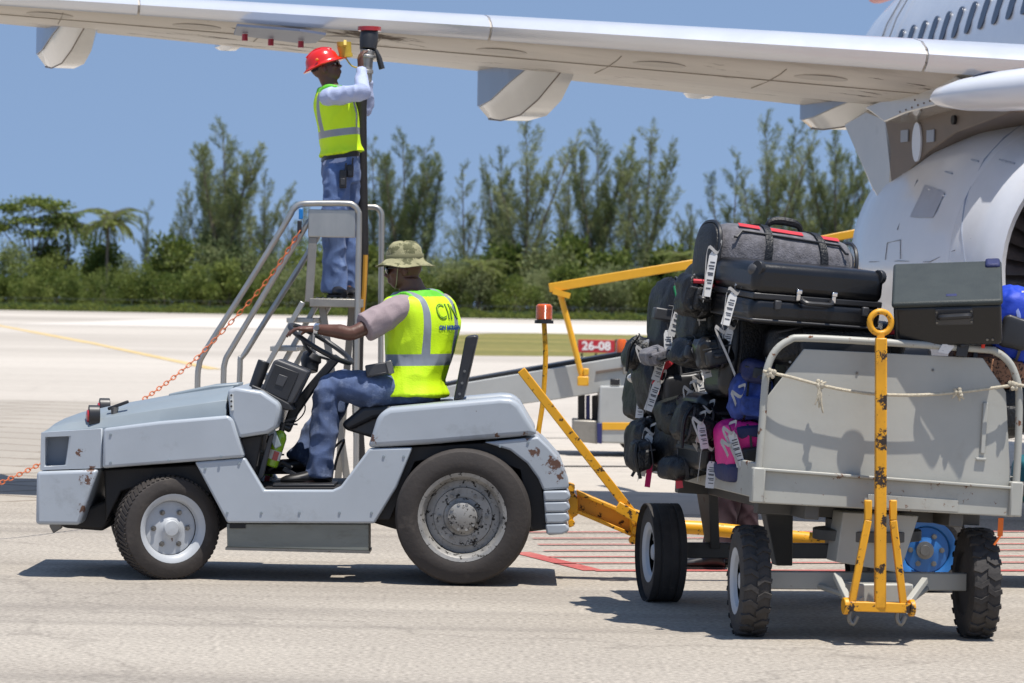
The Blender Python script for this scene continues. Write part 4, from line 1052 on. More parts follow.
# undercarriage
def kbox(name, u, v, z, s, m, parent=cart, bev=.006, rot=None):
    mb = MB(); mb.box(K2(u, v, z) if z > .5 else K(u, v, z), s, KR2 if z > .5 else KR); return mb.build(name, m, parent, bevel=bev)
kbox('frame_beam', -.35, 1.25, .60, (.07, 2.4, .09), M_cartd); kbox('frame_beam', .35, 1.25, .60, (.07, 2.4, .09), M_cartd)
kbox('cross_beam', 0, .35, .60, (1.1, .08, .09), M_cartd); kbox('cross_beam', 0, 2.1, .60, (1.1, .08, .09), M_cartd)
for s in (-1, 1):
    mb = MB(); mb.prism([K(s * .34, 2.04, .6), K(s * .34, 2.36, .6), K(s * .30, 2.26, .28), K(s * .30, 2.14, .28)], U * (.05 * s)); mb.build('axle_bracket', M_cartd, cart, bevel=.005)
kbox('rear_axle', 0, 2.197, .27, (1.1, .07, .08), M_cartd); mb = MB(); mb.bar(K(-.52, .342, .265), K(.47, .266, .265), .07, .085); mb.build('front_axle', M_cart, cart, bevel=.006)
# turntable and its plates
mb = MB(); mb.lathe([(0, .26), (.05, .26), (.055, .2), (.1, .2)], K(0, .35, .46), (0, 0, 1), 32); mb.build('turntable', M_cartd, cart, bevel=.004)
mb = MB(); mb.prism([Kp(843, 512, .12), Kp(919, 516, .12), Kp(900, 573, .12), Kp(836, 562, .12)], V * .18); mb.build('turntable_plate', M_cart, cart, bevel=.005)
mb = MB(); mb.prism([K(-.44, .6, .57), K(-.30, .6, .57), K(-.26, .75, .30), K(-.34, .75, .30)], V * .1); mb.build('axle_bracket', M_cartd, cart, bevel=.005)
mb = MB(); mb.tube([K(-.05, .3, .24), K(-.1, -.02, .17)], .016, 8); mb.tube([K(-.25, .3, .24), K(-.12, -.02, .2)], .014, 8); mb.tube([K(.3, .3, .24), K(.1, -.02, .19)], .014, 8); mb.tube([K(.05, .3, .24), K(.08, -.02, .17)], .016, 8); mb.build('steering_rod', M_cart, cart)
kbox('draw_bracket', -.02, .1, .23, (.3, .22, .09), M_cart, bev=.008)
# wheels
def zig(mb, c, a, Rt, W):
    u = a.orthogonal().normalized(); w_ = a.cross(u); n = 22
    for k in range(n):
        for s in (-1, 1):
            an = 2 * math.pi * (k + (.25 if s > 0 else -.25)) / n; d_ = 2 * math.pi / n
            def q(x, t, r_): 
                aa = an + t * d_; return c + (u * math.cos(aa) + w_ * math.sin(aa)) * r_ + a * (x * W * s)
            pts = [q(-.02, -.1, Rt - .01), q(.22, .22, Rt - .01), q(.49, .1, Rt - .012), q(.52, .42, Rt - .016), q(.24, .62, Rt - .01), q(-.02, .3, Rt - .01)]
            top = [q(-.02, -.06, Rt + .009), q(.22, .25, Rt + .009), q(.46, .13, Rt + .004), q(.48, .40, Rt + .002), q(.24, .58, Rt + .009), q(-.02, .27, Rt + .009)]
            mb.prism(pts, (0, 0, 0), top)
wr_ = .258
for (u_, v_, lg, mr) in ((-.575, .346, zig, M_rim), (.519, .262, zig, M_chas), (-.607, 2.197, ribs, M_rim), (.55, 2.197, ribs, M_chas)):
    c = K(u_, v_, wr_)
    fx_ = (K(.519, .262, 0) - K(-.575, .346, 0)).normalized() if v_ < 1 else U
    wheel('wheel', c, -fx_ if u_ < 0 else fx_, wr_, .145, .14, M_rub2, mr, cart, 5, .045, .06, .03, lugs=lg)
    if u_ > 0:   # inner face of the right-hand wheel, seen from the left
        pass
# yellow drawbar, folded upright
yb = thing
dv = -.14
def Dp(x, y, o=0.0): return on_plane(x, y, CO + V * (dv + o), V)
CL = CO + V * 1.1
M_ydraw = mat('scuffed drawbar yellow', (218, 154, 22), .45, var=.1, vs=6, dust=((168, 112, 32), .5, 9), wear=((52, 38, 26), .36, 26), spots=[(Dp(x, y) - V * .03 - CL, r) for x, y, r in ((881, 356, .06), (884, 400, .08), (884, 440, .1), (878, 478, .1), (884, 520, .06), (878, 570, .06), (856, 560, .04), (900, 570, .04), (881, 322, .08), (850, 608, .06), (908, 608, .06))], spotc=(46, 34, 26), spots_scale=58)
mb = MB(); mb.bar(Dp(880, 608), Dp(881, 338), .052, .06, (0, -1, 0)); draw = mb.build('drawbar', M_ydraw, cart, bevel=.006)
mb = MB(); ec = Dp(880.5, 322.5); nrm = (U * .0 + V).normalized()
mb.tube([ec + (U * math.cos(2 * math.pi * k / 28) + Z * math.sin(2 * math.pi * k / 28)) * .051 for k in range(28)], .0145, 12, closed=True); mb.bar(Dp(880.5, 334), Dp(880.8, 343), .034, .03, (0, -1, 0)); mb.build('tow_eye', M_ydraw, draw)
for (a_, b_) in (((851, 606), (868, 520)), ((904, 609), (893, 520))):
    mb = MB(); top = Dp(b_[0], b_[1] - 20); mb.bar(Dp(*a_), Dp(*b_), .034, .04, (0, -1, 0)); mb.bar(Dp(*b_), top, .034, .04, (0, -1, 0)); mb.build('brace', M_ydraw, draw, bevel=.005)
mb = MB(); mb.bar(Dp(846, 606), Dp(911, 608), .05, .045); mb.cyl(Dp(843, 606), Dp(848, 606), .04, 14); mb.cyl(Dp(909, 608), Dp(914, 608), .04, 14); mb.build('hinge_bar', M_ydraw, draw, bevel=.004)
for x in (851, 899):
    mb = MB(); mb.tube([Dp(x, 606), Dp(x - 2, 618), Dp(x + 2, 624), Dp(x + 6, 616)], .012, 8, smooth=3); mb.build('hook', M_steel, draw)
for a_, b_ in (((848, 600), (836, 575)), ((908, 603), (925, 580))):
    mb = MB(); mb.bar(Dp(*a_, .02), Dp(*b_, .2), .03, .03); mb.build('drawbar_arm', M_cart, cart, bevel=.004)

# rope tied across the end panel
t = thing('tie_rope', 'pale knotted rope stretched across the cart end panel', 'rope', Kp(890, 394, -.05))
rp_ = [(763, 371), (790, 377), (820, 385), (850, 391), (880, 394.5), (920, 395), (960, 392), (1000, 387), (1017, 385), (1030, 387)]
mb = MB(); mb.tube([Kp(x, y, -.05 if 765 < x < 1010 else -.036) for x, y in rp_], .0075, 8, smooth=4); mb.build('line', M_rope, t)
for i, (x, y) in enumerate(((820, 385), (958, 392), (1013, 385), (772, 373))):
    mb = MB(); c = Kp(x, y, -.055)
    rr = random.Random(i)
    for k in range(7):
        d = Vector((rr.uniform(-1, 1), rr.uniform(-.5, .5), rr.uniform(-1, 1))) * .016
        mb.ball(c + d, (.011, .011, .013), 5)
    if i == 0:
        for e in ((-5, 28), (-1, 32), (3, 40), (2, -6), (6, -4)): mb.tube([c, c + Vector((e[0] * .002, -.005, -e[1] * .0022)), Kp(x + e[0], y + e[1] * .7, -.05)], [.008, .006, .004], 6)
    if i == 1:
        for e in ((-6, 6), (6, 7), (2, 9)): mb.tube([c, Kp(x + e[0], y + e[1], -.05)], [.008, .004], 6)
    mb.build('knot', M_rope, t)

# towed dolly behind the cart with the yellow coupling beam
M_blue = mat('blue wheel paint', (44, 104, 168), .4, var=.08, dust=((70, 96, 120), .3, 8))
dol = thing('towed_dolly', 'low flat dolly with blue wheel and yellow tow beam behind the loaded cart', 'dolly', P(905, 545, 19.3) * Vector((1, 1, 0)) if False else Vector((P(905, 545, 19.3).x, 19.3, 0)))
dd = 19.35
mb = MB(); mb.box(Vector((P(990, 500, dd).x, dd + .3, .56)), (1.9, .9, .07)); mb.build('deck', M_cartd, dol, bevel=.01)
def bw(px, d, ax):
    c = P(px, 546, d); c.z = .235
    w = wheel('wheel', c, ax, .235, .155, .16, M_rub2, M_blue, dol, 6, .035, .03, .02); return w
bw(925, 18.95, (0, -1, 0)); bw(925, 19.95, (0, 1, 0)); bw(1140, 18.95, (0, -1, 0)); bw(1140, 19.95, (0, 1, 0))
mb = MB(); c = P(925, 546, 18.86); c.z = .235
mb.lathe([(0, .05), (.012, .048), (.014, .03), (.02, .028)], c, (0, -1, 0), 20); mb.build('axle_cap', M_steel, dol)
mb = MB(); mb.prism([P(935, 520, 19.1), P(952, 528, 19.1), P(968, 560, 19.1), P(962, 590, 19.1), P(948, 596, 19.1), P(960, 565, 19.1), P(950, 535, 19.1)], (0, .05, 0)); mb.build('mudguard', M_cart2, dol, bevel=.004)
# coupling beam: tug end casting, I-beam, joint block, round tube, lever
mb = MB(); mb.prism([P(569, 483, dd), P(575, 485, dd), P(574, 493, dd), P(578, 499, dd), P(578, 515, dd), P(573, 518, dd), P(574, 526, dd), P(569, 528, dd), P(566, 505, dd)], (0, .14, 0)); hi = mb.build('hitch_plate', M_yel, dol, bevel=.006)
for y in (488, 523):
    mb = MB(); mb.lathe([(0, .02), (.02, .018)], P(571.5, y, dd - .01), (0, -1, 0), 10); mb.build('bolt', M_yel, hi)
I0, I1 = (577, 502), (636, 527)
mb = MB(); 
for dy, th_ in ((-9.5, 4), (9.5, 4)):
    mb.prism([P(I0[0], I0[1] + dy - th_ / 2, dd), P(I1[0], I1[1] + dy - th_ / 2, dd), P(I1[0], I1[1] + dy + th_ / 2, dd), P(I0[0], I0[1] + dy + th_ / 2, dd)], (0, .13, 0))
mb.prism([P(I0[0], I0[1] - 8, dd + .05), P(I1[0], I1[1] - 8, dd + .05), P(I1[0], I1[1] + 8, dd + .05), P(I0[0], I0[1] + 8, dd + .05)], (0, .03, 0))
mb.build('tow_beam', M_yel, dol, bevel=.004)
mb = MB(); mb.prism([P(628, 508, dd - .03), P(640, 512, dd - .03), P(648, 516, dd - .03), P(650, 545, dd - .03), P(640, 548, dd - .03), P(632, 540, dd - .03)], (0, .2, 0)); jb = mb.build('joint_block', M_yel, dol, bevel=.012)
for x, y in ((633, 540), (640, 520), (636, 530)):
    mb = MB(); mb.lathe([(0, .026), (.025, .022)], P(x, y, dd - .035), (0, -1, 0), 10); mb.build('bolt', M_yel, jb)
mb = MB(); mb.tube([P(645, 525, dd + .05), P(700, 528, dd + .05), P(770, 535, dd + .1), P(830, 541, dd + .2), P(905, 541, dd + .3)], .04, 14); mb.build('tow_tube', M_yel, dol)
mb = MB(); mb.bar(P(521, 370, dd - .06), P(636, 518, dd - .06), .05, .03, (0, -1, 0)); mb.build('release_lever', M_yel, dol, bevel=.005)
mb = MB(); mb.bar(P(617, 506, dd - .09), P(640, 519, dd - .09), .06, .05, (0, -1, 0)); mb.build('lever_bracket', M_yel, dol, bevel=.005)
_P0 = P
def P(px, py, d): return _P0(px, py, d + .42)
# ------------------------------------------------------------------ luggage
M_case = mat('black suitcase shell', (20, 20, 22), 0.3, var=.2, vs=5, dust=((44, 44, 44), .22, 4), bump=.06, bs=90)
M_nyl = mat('black nylon', (15, 15, 17), 0.46, var=.3, vs=7, dust=((36, 35, 35), .25, 6), bump=.35, bs=90)
M_nylg = mat('grey green nylon', (27, 31, 30), 0.5, var=.25, vs=7, bump=.35, bs=90)
M_greyf = mat('grey marl fabric', (98, 96, 100), 0.8, var=.45, vs=26, bump=.3, bs=120, sheen=.2)
M_redf = mat('red trim fabric', (190, 44, 56), .7, var=.15)
M_pink = mat('magenta nylon', (206, 30, 128), .5, var=.15, vs=8, bump=.15, bs=30)
M_navy = mat('navy nylon', (36, 42, 84), .65, var=.2, vs=8, bump=.2, bs=60)
M_bluf = mat('blue patterned cotton', (48, 70, 138), .8, var=.5, vs=22)
M_cob = mat('cobalt blue nylon', (22, 62, 186), .6, var=.25, vs=5, bump=.2, bs=20)
M_leo = mat('leopard print fabric', (150, 108, 80), .8, var=.2, vs=10, wear=((38, 26, 24), .62, 75))
M_tealf = mat('teal nylon', (22, 96, 104), .6, var=.2)
M_tagw = mat('printed paper tag', (214, 212, 210), .55, var=.05, wear=((70, 70, 76), .36, 60), stretch=(1, 1, 2.6))
M_strap = mat('pale tag strap', (176, 172, 166), .6, var=.15, vs=30)
M_greend = mat('dark green case cloth', (47, 53, 51), .6, var=.15, vs=9, bump=.2, bs=180)
M_tagr = mat('red plastic tag', (204, 44, 54), .35, var=.08)
M_tagp = mat('pink ribbon', (226, 40, 120), .5, var=.1)

M_tagp_ = mat('white tag paper', (214, 212, 208), .5, var=.04)
M_print = mat('tag print', (70, 72, 78), .6)
def frame(yaw=0, pitch=0, roll=0):
    return Matrix.Rotation(R(yaw), 3, 'Z') @ Matrix.Rotation(R(pitch), 3, 'X') @ Matrix.Rotation(R(roll), 3, 'Y')
def soft(mb, c, s, rot, e=.34, nz=.02, ns=5, seed=0, n=30, sag=0.0):
    """rounded soft box: superellipsoid with folds"""
    c = Vector(c); rings = []
    f = lambda v: math.copysign(abs(v) ** e, v)
    for i in range(n + 1):
        ph = -math.pi / 2 + math.pi * i / n; ring = []
        for k in range(2 * n):
            a = 2 * math.pi * k / (2 * n)
            v = Vector((f(max(math.cos(ph), 1e-4)) * f(math.cos(a)) * s[0] / 2, f(max(math.cos(ph), 1e-4)) * f(math.sin(a)) * s[1] / 2, f(math.sin(ph)) * s[2] / 2))
            if sag: v.z -= sag * (1 - (2 * v.x / s[0]) ** 2) if v.z > 0 else 0
            q = v * ns + Vector((seed * 3.1, seed * 1.7, seed))
            v = v * (1 + nz * (noise.noise(q) * 3 - abs(noise.noise(q * 2.3)) * 2.6 - abs(noise.noise(Vector((q.x * 5, q.y * 5, q.z * 2.4)))) * 1.3))
            ring.append(c + rot @ v)
        rings.append(ring)
    mb.loft(rings)
def addtag(par, p, kind='tag', ln=.12, col=None, sw=0, d=Vector((0, -1, 0)), w=.042):
    """a loop of strap with a paper tag hanging from p"""
    p = Vector(p); rr = random.Random(int(abs(p.x * 1000)) + sw)
    side = Vector((1, 0, 0)); dn = Vector((rr.uniform(-.35, .35), -.12, -1)).normalized()
    if kind in ('loop', 'both'):
        mb = MB(); path = catmull([p + Vector((0, .02, .01)), p + d * .03 + side * .03 + Vector((0, 0, .02)), p + d * .045 + side * .01 - Vector((0, 0, .035)), p + d * .03 - side * .035 - Vector((0, 0, .01)), p + d * .035 - side * .02 + dn * ln * .8, p + d * .03 - side * .01 + dn * ln * 1.25], 4)
        wv = Vector((.3, 0, .9)).normalized() * .008
        for a_, b_ in zip(path, path[1:]): pass
        rings = [[q - wv - d * .001, q + wv - d * .001, q + wv + d * .001, q - wv + d * .001] for q in path]
        mb.loft(rings); mb.build('tag_strap', M_strap, par)
    if kind in ('tag', 'both'):
        top = p + d * .03 + dn * .03; u = dn; s = u.cross(d).normalized(); tw = rr.uniform(-.5, .5); nn = (d + s * tw).normalized(); s = u.cross(nn).normalized()
        mb = MB(); pts = [top - s * w * .3, top + s * w * .3, top + s * w * .5 + u * .02, top + s * w * .5 + u * ln, top - s * w * .5 + u * ln, top - s * w * .5 + u * .02]
        mb.prism(pts, nn * .003)
        if col is None:
            mb.mi = 1; fr = nn * (.0035 if nn.dot(d) > 0 else -.0012)
            for q in (.22, .3, .36, .46, .5, .62, .68, .8): mb.prism([top + u * ln * q - s * w * .38 + fr, top + u * ln * q + s * w * (.38 - .3 * (q * 7 % 1)) + fr, top + u * ln * (q + .03) + s * w * (.38 - .3 * (q * 7 % 1)) + fr, top + u * ln * (q + .03) - s * w * .38 + fr], nn * .0008)
        mb.build('luggage_tag', [col or M_tagp_, M_print] if col is None else col, par)
        mb = MB(); mb.tube([p, p.lerp(top, .5) + d * .012, top + u * .008 + nn * .002], .003, 5); mb.build('tag_loop', M_blk, par)
def handle(par, a, b, lift, r=.011, m=None, name='handle'):
    a = Vector(a); b = Vector(b); l = Vector(lift)
    mb = MB(); mb.tube([a, a + l * .8 + (b - a) * .06, a + l + (b - a) * .2, a + l + (b - a) * .5, a + l + (b - a) * .8, b + l * .8 - (b - a) * .06, b], r, 8, smooth=3)
    mb.build(name, m or M_blk, par)
def bag(name, label, cat, px, py, wpx, hpx, d, th, m, yaw=0, pitch=0, roll=0, e=.34, nz=.02, group='bags piled on the cart', zips=1, hd=True, seed=1, hard=False):
    c = P(px, py, d); sc = F / d
    s = (wpx / sc, th, hpx / sc); rot = frame(yaw, pitch, roll)
    t = thing(name, label, cat, c - Vector((0, 0, s[2] / 2)), group)
    mb = MB()
    if hard:
        mb.box(c, s, rot); body = mb.build('shell', m, t, bevel=min(s) * .22, seg=5)
    else:
        soft(mb, c, s, rot, e, nz, 5, seed); body = mb.build('body', m, t, smooth=None)
    L = lambda x, y, z: c + rot @ Vector((x * s[0] / 2, y * s[1] / 2, z * s[2] / 2))
    for k in range(zips):
        z = .25 - .5 * k if zips > 1 else .3
        f = 1.005 if hard else .985
        pts = [L(-.9 * f, -f, z), L(0, -f * 1.0, z), L(.9 * f, -f, z)]
        mb = MB(); mb.bar(pts[0], pts[2], .012, .008); mb.build('zip', M_blk if m is not M_nyl else M_blk2, t, bevel=.002)
    if not hard:
        rb = random.Random(seed)
        pm = M_blk if rb.random() < .35 else m
        mb = MB(); soft(mb, L(rb.uniform(-.25, .25), -.92, rb.uniform(-.35, -.05)), (s[0] * rb.uniform(.5, .7), s[1] * .22, s[2] * rb.uniform(.42, .6)), rot, .35, .05, 6, seed + 5, 14); mb.build('pocket', pm, t, smooth=None)
        for x in ((-.5, .5) if seed % 2 else (.1,)):
            rings = []
            for i in range(15):
                a = math.pi * (i / 14) ; f = lambda v: math.copysign(abs(v) ** .5, v)
                p0 = L(x - .05, -f(math.sin(a)) * 1.02, f(math.cos(a)) * 1.0); p1 = L(x + .05, -f(math.sin(a)) * 1.02, f(math.cos(a)) * 1.0); o_ = rot @ Vector((0, -.006, 0))
                rings.append([p0, p1, p1 + o_, p0 + o_])
            mb = MB(); mb.loft(rings); mb.build('strap', M_blk2 if seed % 3 else M_nyl, t)
    if hd: handle(t, L(-.28, -.98, -.05), L(.28, -.98, -.05), rot @ Vector((0, -.035, -.01)))
    return t, L, s, rot
GB = 'black bags piled on the cart'
# hidden-in-part filler cases that carry the visible ones
for i, (u_, v_, z_, s_, lb) in enumerate(((.22, .55, .90, (.66, .62, .30), 'black suitcase lying flat at the bottom behind the end panel'), (.2, 1.35, .92, (.7, .7, .34), 'black suitcase lying in the middle of the cart bed'), (.15, 2.05, .95, (.8, .55, .4), 'black suitcase at the far end of the cart bed'),
                                      (.25, .62, 1.2, (.62, .6, .24), 'dark suitcase under the leopard print bag'), (.1, 1.4, 1.25, (.8, .7, .28), 'dark suitcase under the grey duffel bag'), (-.02, 2.0, 1.28, (.66, .5, .22), 'dark suitcase topmost at the far end of the cart'))):
    t = thing('suitcase', lb, 'suitcase', K2(u_, v_, z_ - s_[2] / 2), GB)
    mb = MB(); mb.box(K2(u_, v_, z_), s_, KR @ frame(i * 5 - 10)); mb.build('shell', M_case, t, bevel=.05, seg=4)
    handle(t, K2(u_ - .1, v_ - s_[1] / 2, z_), K2(u_ + .1, v_ - s_[1] / 2, z_), -V * .03)

# --- T1 big black suitcase lying on top
rot = frame(20, 4, 3); c = P(797, 294, 15.9); s = (.68, .5, .29)
L = lambda x, y, z: c + rot @ Vector((x * s[0] / 2, y * s[1] / 2, z * s[2] / 2))
t = thing('suitcase', 'large black suitcase with two silver clasps lying on top of the load', 'suitcase', L(0, 0, -1), GB)
mb = MB()
for z0, z1, g in ((-1, -.12, 0), (-.06, 1, .0)):
    mb.box(L(0, 0, (z0 + z1) / 2), (s[0], s[1], s[2] * (z1 - z0) / 2), rot)
mb.build('shell', M_case, t, bevel=.045, seg=5)
mb = MB(); mb.box(L(0, 0, -.09), (s[0] * .985, s[1] * .98, .03), rot); mb.build('rim', M_blk, t, bevel=.006)
mb = MB(); mb.box(L(0, 0, -.86), (s[0] * .985, s[1] * 1.0, .012), rot); mb.build('piping', M_blk2, t, bevel=.005)
for x in (-.32, .22):
    mb = MB(); mb.box(L(x, -1.01, .02), (.022, .014, .05), rot); mb.box(L(x, -1.03, .14), (.028, .016, .022), rot); mb.build('clasp', M_gls, t, bevel=.004)
for x in (-.62, .72):
    mb = MB(); mb.box(L(x, -1.01, -.34), (.034, .02, .045), rot); mb.build('foot', M_blk2, t, bevel=.006)
handle(t, L(-.27, -1, -.1), L(.19, -1, -.1), rot @ Vector((0, -.035, -.015)), .012)
for x in (-.92, .93):
    mb = MB(); mb.lathe([(-.014, .02), (-.014, .034), (.014, .034), (.014, .02)], L(x, -.9, .82), rot @ Vector((1, .4, 0)), 16); w_ = mb.build('caster', M_blk, t, bevel=.003)
    mb = MB(); mb.ball(L(x, -.78, .74), (.04, .04, .035), 8); mb.build('caster_housing', M_blk2, w_)
addtag(t, L(-1.02, -.2, .1), 'both', .16)
# --- T2 grey duffel
rot = frame(17, 0, 7); c = P(776, 265, 16.25); s = (.73, .36, .35)
L = lambda x, y, z: c + rot @ Vector((x * s[0] / 2, y * s[1] / 2, z * s[2] / 2))
t = thing('duffel_bag', 'grey and black duffel bag with red stripes on top of the load', 'bag', L(0, 0, -1))
mb = MB(); n = 30; rings = []
for i in range(15):
    x = -1 + 2 * i / 14; k = (1 - abs(x) ** 9) ** .4 if abs(x) < 1 else .62
    k = max(k, .62); ring = []
    for q in range(n):
        a = 2 * math.pi * q / n; f = lambda v: math.copysign(abs(v) ** .75, v)
        nzv = 1 + .035 * noise.noise(Vector((x * 3, math.cos(a) * 1.5, math.sin(a) * 1.5)))
        ring.append(L(x, f(math.cos(a)) * k * nzv, f(math.sin(a)) * k * nzv))
    rings.append(ring)
mb.loft(rings); body = mb.build('body', M_greyf, t, smooth=1.0)
def on_duf(x, deg, k=1.02):
    a = R(deg); f = lambda v: math.copysign(abs(v) ** .75, v); return L(x, f(math.cos(a)) * k, f(math.sin(a)) * k)
# end cap, piping, stripes, straps, grip
mb = MB(); rings = []
for x, k in ((-.985, .9), (-1.03, .86), (-1.06, .7), (-1.07, .3)):
    rings.append([on_duf(x, 360 * q / n, k) for q in range(n)])
mb.loft(rings); mb.build('end_panel', M_nyl, t)
for x in (-.99, .97):
    mb = MB(); mb.tube([on_duf(x, 360 * q / 30, .93 if x < 0 else .9) for q in range(30)], .01, 6, closed=True); mb.build('piping', M_blk, t)
for x0, x1 in ((-.72, -.42), (-.28, .2), (.42, .72)):
    for g0, g1 in ((244, 232), (128, 116)):
        mb = MB(); rings = []
        for i in range(7):
            a0 = x0 + (x1 - x0) * i / 6; up_ = Vector((0, 0, .002))
            p, q = on_duf(a0, g0, 1.03), on_duf(a0, g1, 1.03); rings.append([p, q, q + up_, p + up_])
        mb.loft(rings); mb.build('red_stripe', M_redf, t)
mb = MB(); mb.tube([on_duf(x, 140 if abs(x) < .78 else 155, 1.03) for x in (-.82, -.78, -.7, 0, .7, .78, .82)], .006, 6); mb.build('zip', M_blk, t)
for x in (-.36, .3):
    mb = MB(); rings = []
    for i in range(12):
        dg = 75 + i * 15; p = on_duf(x + (.0 if x < 0 else i * .02), dg, 1.035); q = on_duf(x + .1 + (.0 if x < 0 else i * .02), dg, 1.035); o_ = (p - c).normalized() * .005
        rings.append([p, q, q + o_, p + o_])
    mb.loft(rings); mb.build('strap', M_nyl, t)
mb = MB(); mb.tube([on_duf(-.24, 95, 1.0), on_duf(-.2, 95, 1.14), on_duf(-.1, 95, 1.22), on_duf(.12, 95, 1.22), on_duf(.22, 95, 1.14), on_duf(.26, 95, 1.0)], [.012, .016, .022, .022, .016, .012], 8, smooth=3); mb.build('grip', M_nyl, t)
addtag(t, on_duf(-1.04, 170, .8), 'both', .22); 
# --- T3 dark green case leaning towards us
rot = frame(-7, 22, -3); c = P(948, 304, 15.75); s = (.5, .5, .235)
L = lambda x, y, z: c + rot @ Vector((x * s[0] / 2, y * s[1] / 2, z * s[2] / 2))
t = thing('suitcase', 'boxy black suitcase with dark green lid tilted forward beside the engine', 'suitcase', L(0, 0, -1))
mb = MB(); mb.box(L(0, 0, -.1), (s[0], s[1], s[2] * .9), rot); mb.build('shell', M_case, t, bevel=.025, seg=4)
mb = MB(); mb.box(L(0, 0, .86), (s[0] * 1.03, s[1] * 1.03, .03), rot); mb.build('lid', M_greend, t, bevel=.014, seg=3)
mb = MB(); mb.box(L(.12, -1.01, .32), (.175, .012, .085), rot); pl = mb.build('handle_plate', M_blk2, t, bevel=.012)
handle(t, L(-.16, -1.02, .3), L(.42, -1.02, .34), rot @ Vector((0, -.03, .012)), .014)
for x, z in ((-.2, .55), (-.2, .1), (.44, .55), (.44, .1)):
    mb = MB(); mb.lathe([(0, .006), (.004, .005)], L(x, -1.036, z), rot @ Vector((0, -1, 0)), 8); mb.build('rivet', M_steel, pl)
mb = MB(); mb.box(L(.08, -.72, .98), (.05, .028, .006), rot); mb.build('badge', M_navy, t, bevel=.002)
mb = MB(); mb.box(L(.86, .82, 1.0), (.07, .09, .03), rot); mb.build('lid_handle', M_navy, t, bevel=.012)
for x in (.72, .82): 
    mb = MB(); mb.lathe([(0, .007), (.005, .006)], L(x, -1.0, -.72), rot @ Vector((0, -1, 0)), 8); mb.build('rivet', M_steel, t)
# tags lying over the panel frame
t = thing('luggage_tag', 'crumpled white airline tag with red strap lying on the cart end frame', 'tag', Kp(965, 345, -.02))
mb = MB(); pts = [Kp(938, 352, -.03), Kp(946, 338, -.035), Kp(968, 331, -.03), (Kp(972, 336, -.02)), Kp(955, 346, -.025), Kp(948, 354, -.04)]
mb.prism(pts, Vector((0, .004, .003))); mb.build('paper', M_tagw, t)
mb = MB(); mb.bar(Kp(958, 336, -.04), Kp(982, 333, -.04), .024, .016); mb.bar(Kp(960, 346, -.045), Kp(975, 342, -.045), .022, .014); mb.prism([Kp(958, 344, -.035), Kp(970, 344, -.035), Kp(967, 357, -.035), Kp(956, 356, -.035)], V * .012); mb.build('buckle', M_blk, t, bevel=.003)
mb = MB(); mb.tube([Kp(968, 340, -.04), Kp(977, 337, -.05), Kp(983, 340, -.05), Kp(983, 348, -.045)], .009, 7, smooth=3); mb.build('red_strap', mat('red webbing', (222, 52, 34), .6, var=.1), t)
# --- other top bags
t, L, s, rot = bag('holdall', 'flat black holdall with red corner squashed under the top suitcase', 'bag', 832, 343, 150, 46, 15.98, .4, M_nyl, 9.6, 0, -2, .5, .03, None, 1, False, 3)
for x0, x1, z in ((-.42, -.26, .82), (.62, .95, .45)):
    mb = MB(); mb.box(L((x0 + x1) / 2, -.72, z), ((x1 - x0) * s[0] / 2, .09, .02), rot); mb.build('red_trim', M_redf, t, bevel=.006)
mb = MB(); mb.tube([L(-.9, -.85, .55), L(-.3, -.86, .8), L(.4, -.9, .6), L(.9, -.9, .3)], .006, 6, smooth=3); mb.build('piping', M_blk2, t)
t, L, s, rot = bag('rucksack', 'cobalt blue rucksack behind the dark green suitcase at the right edge', 'bag', 1017, 325, 58, 80, 15.95, .35, M_cob, 0, 0, 12, .55, .05, None, 0, False, 4)
mb = MB(); mb.tube([L(-.5, -.7, .7), L(-.2, -.95, .2), L(-.1, -.95, -.4)], .012, 6, smooth=3); mb.build('seam_piping', mat('pale piping', (120, 136, 190), .6), t)
mb = MB(); mb.tube([L(-.2, -.6, .8), L(.3, -.7, .85), L(.6, -.8, .5)], .012, 6, smooth=3); mb.build('strap', M_strap, t)
t, L, s, rot = bag('shoulder_bag', 'leopard print shoulder bag at the right end of the load', 'bag', 985, 369, 84, 52, 15.95, .28, M_leo, 9, 0, 6, .5, .04, None, 0, False, 5)
mb = MB(); mb.tube([L(-.7, -.9, .7), L(0, -1.0, .78), L(.8, -.9, .55)], .014, 6, smooth=3); mb.tube([L(-.7, -.93, .45), L(0, -1.02, .5), L(.8, -.9, .3)], .009, 6, smooth=3); mb.build('rolled_edge', mat('striped edging', (70, 48, 46), .8, var=.5, vs=60), t)
t, L, s, rot = bag('holdall', 'black holdall between the end panel and the leopard print bag', 'bag', 985, 410, 90, 60, 15.95, .3, M_nyl, 9, 0, 0, .5, .03, None, 0, False, 6)
t, L, s, rot = bag('holdall', 'teal bag on the low dolly showing past the right side of the cart', 'bag', 1034, 478, 44, 50, 19.2, .35, M_tealf, 0, 0, 0, .5, .03, None, 0, True, 7)
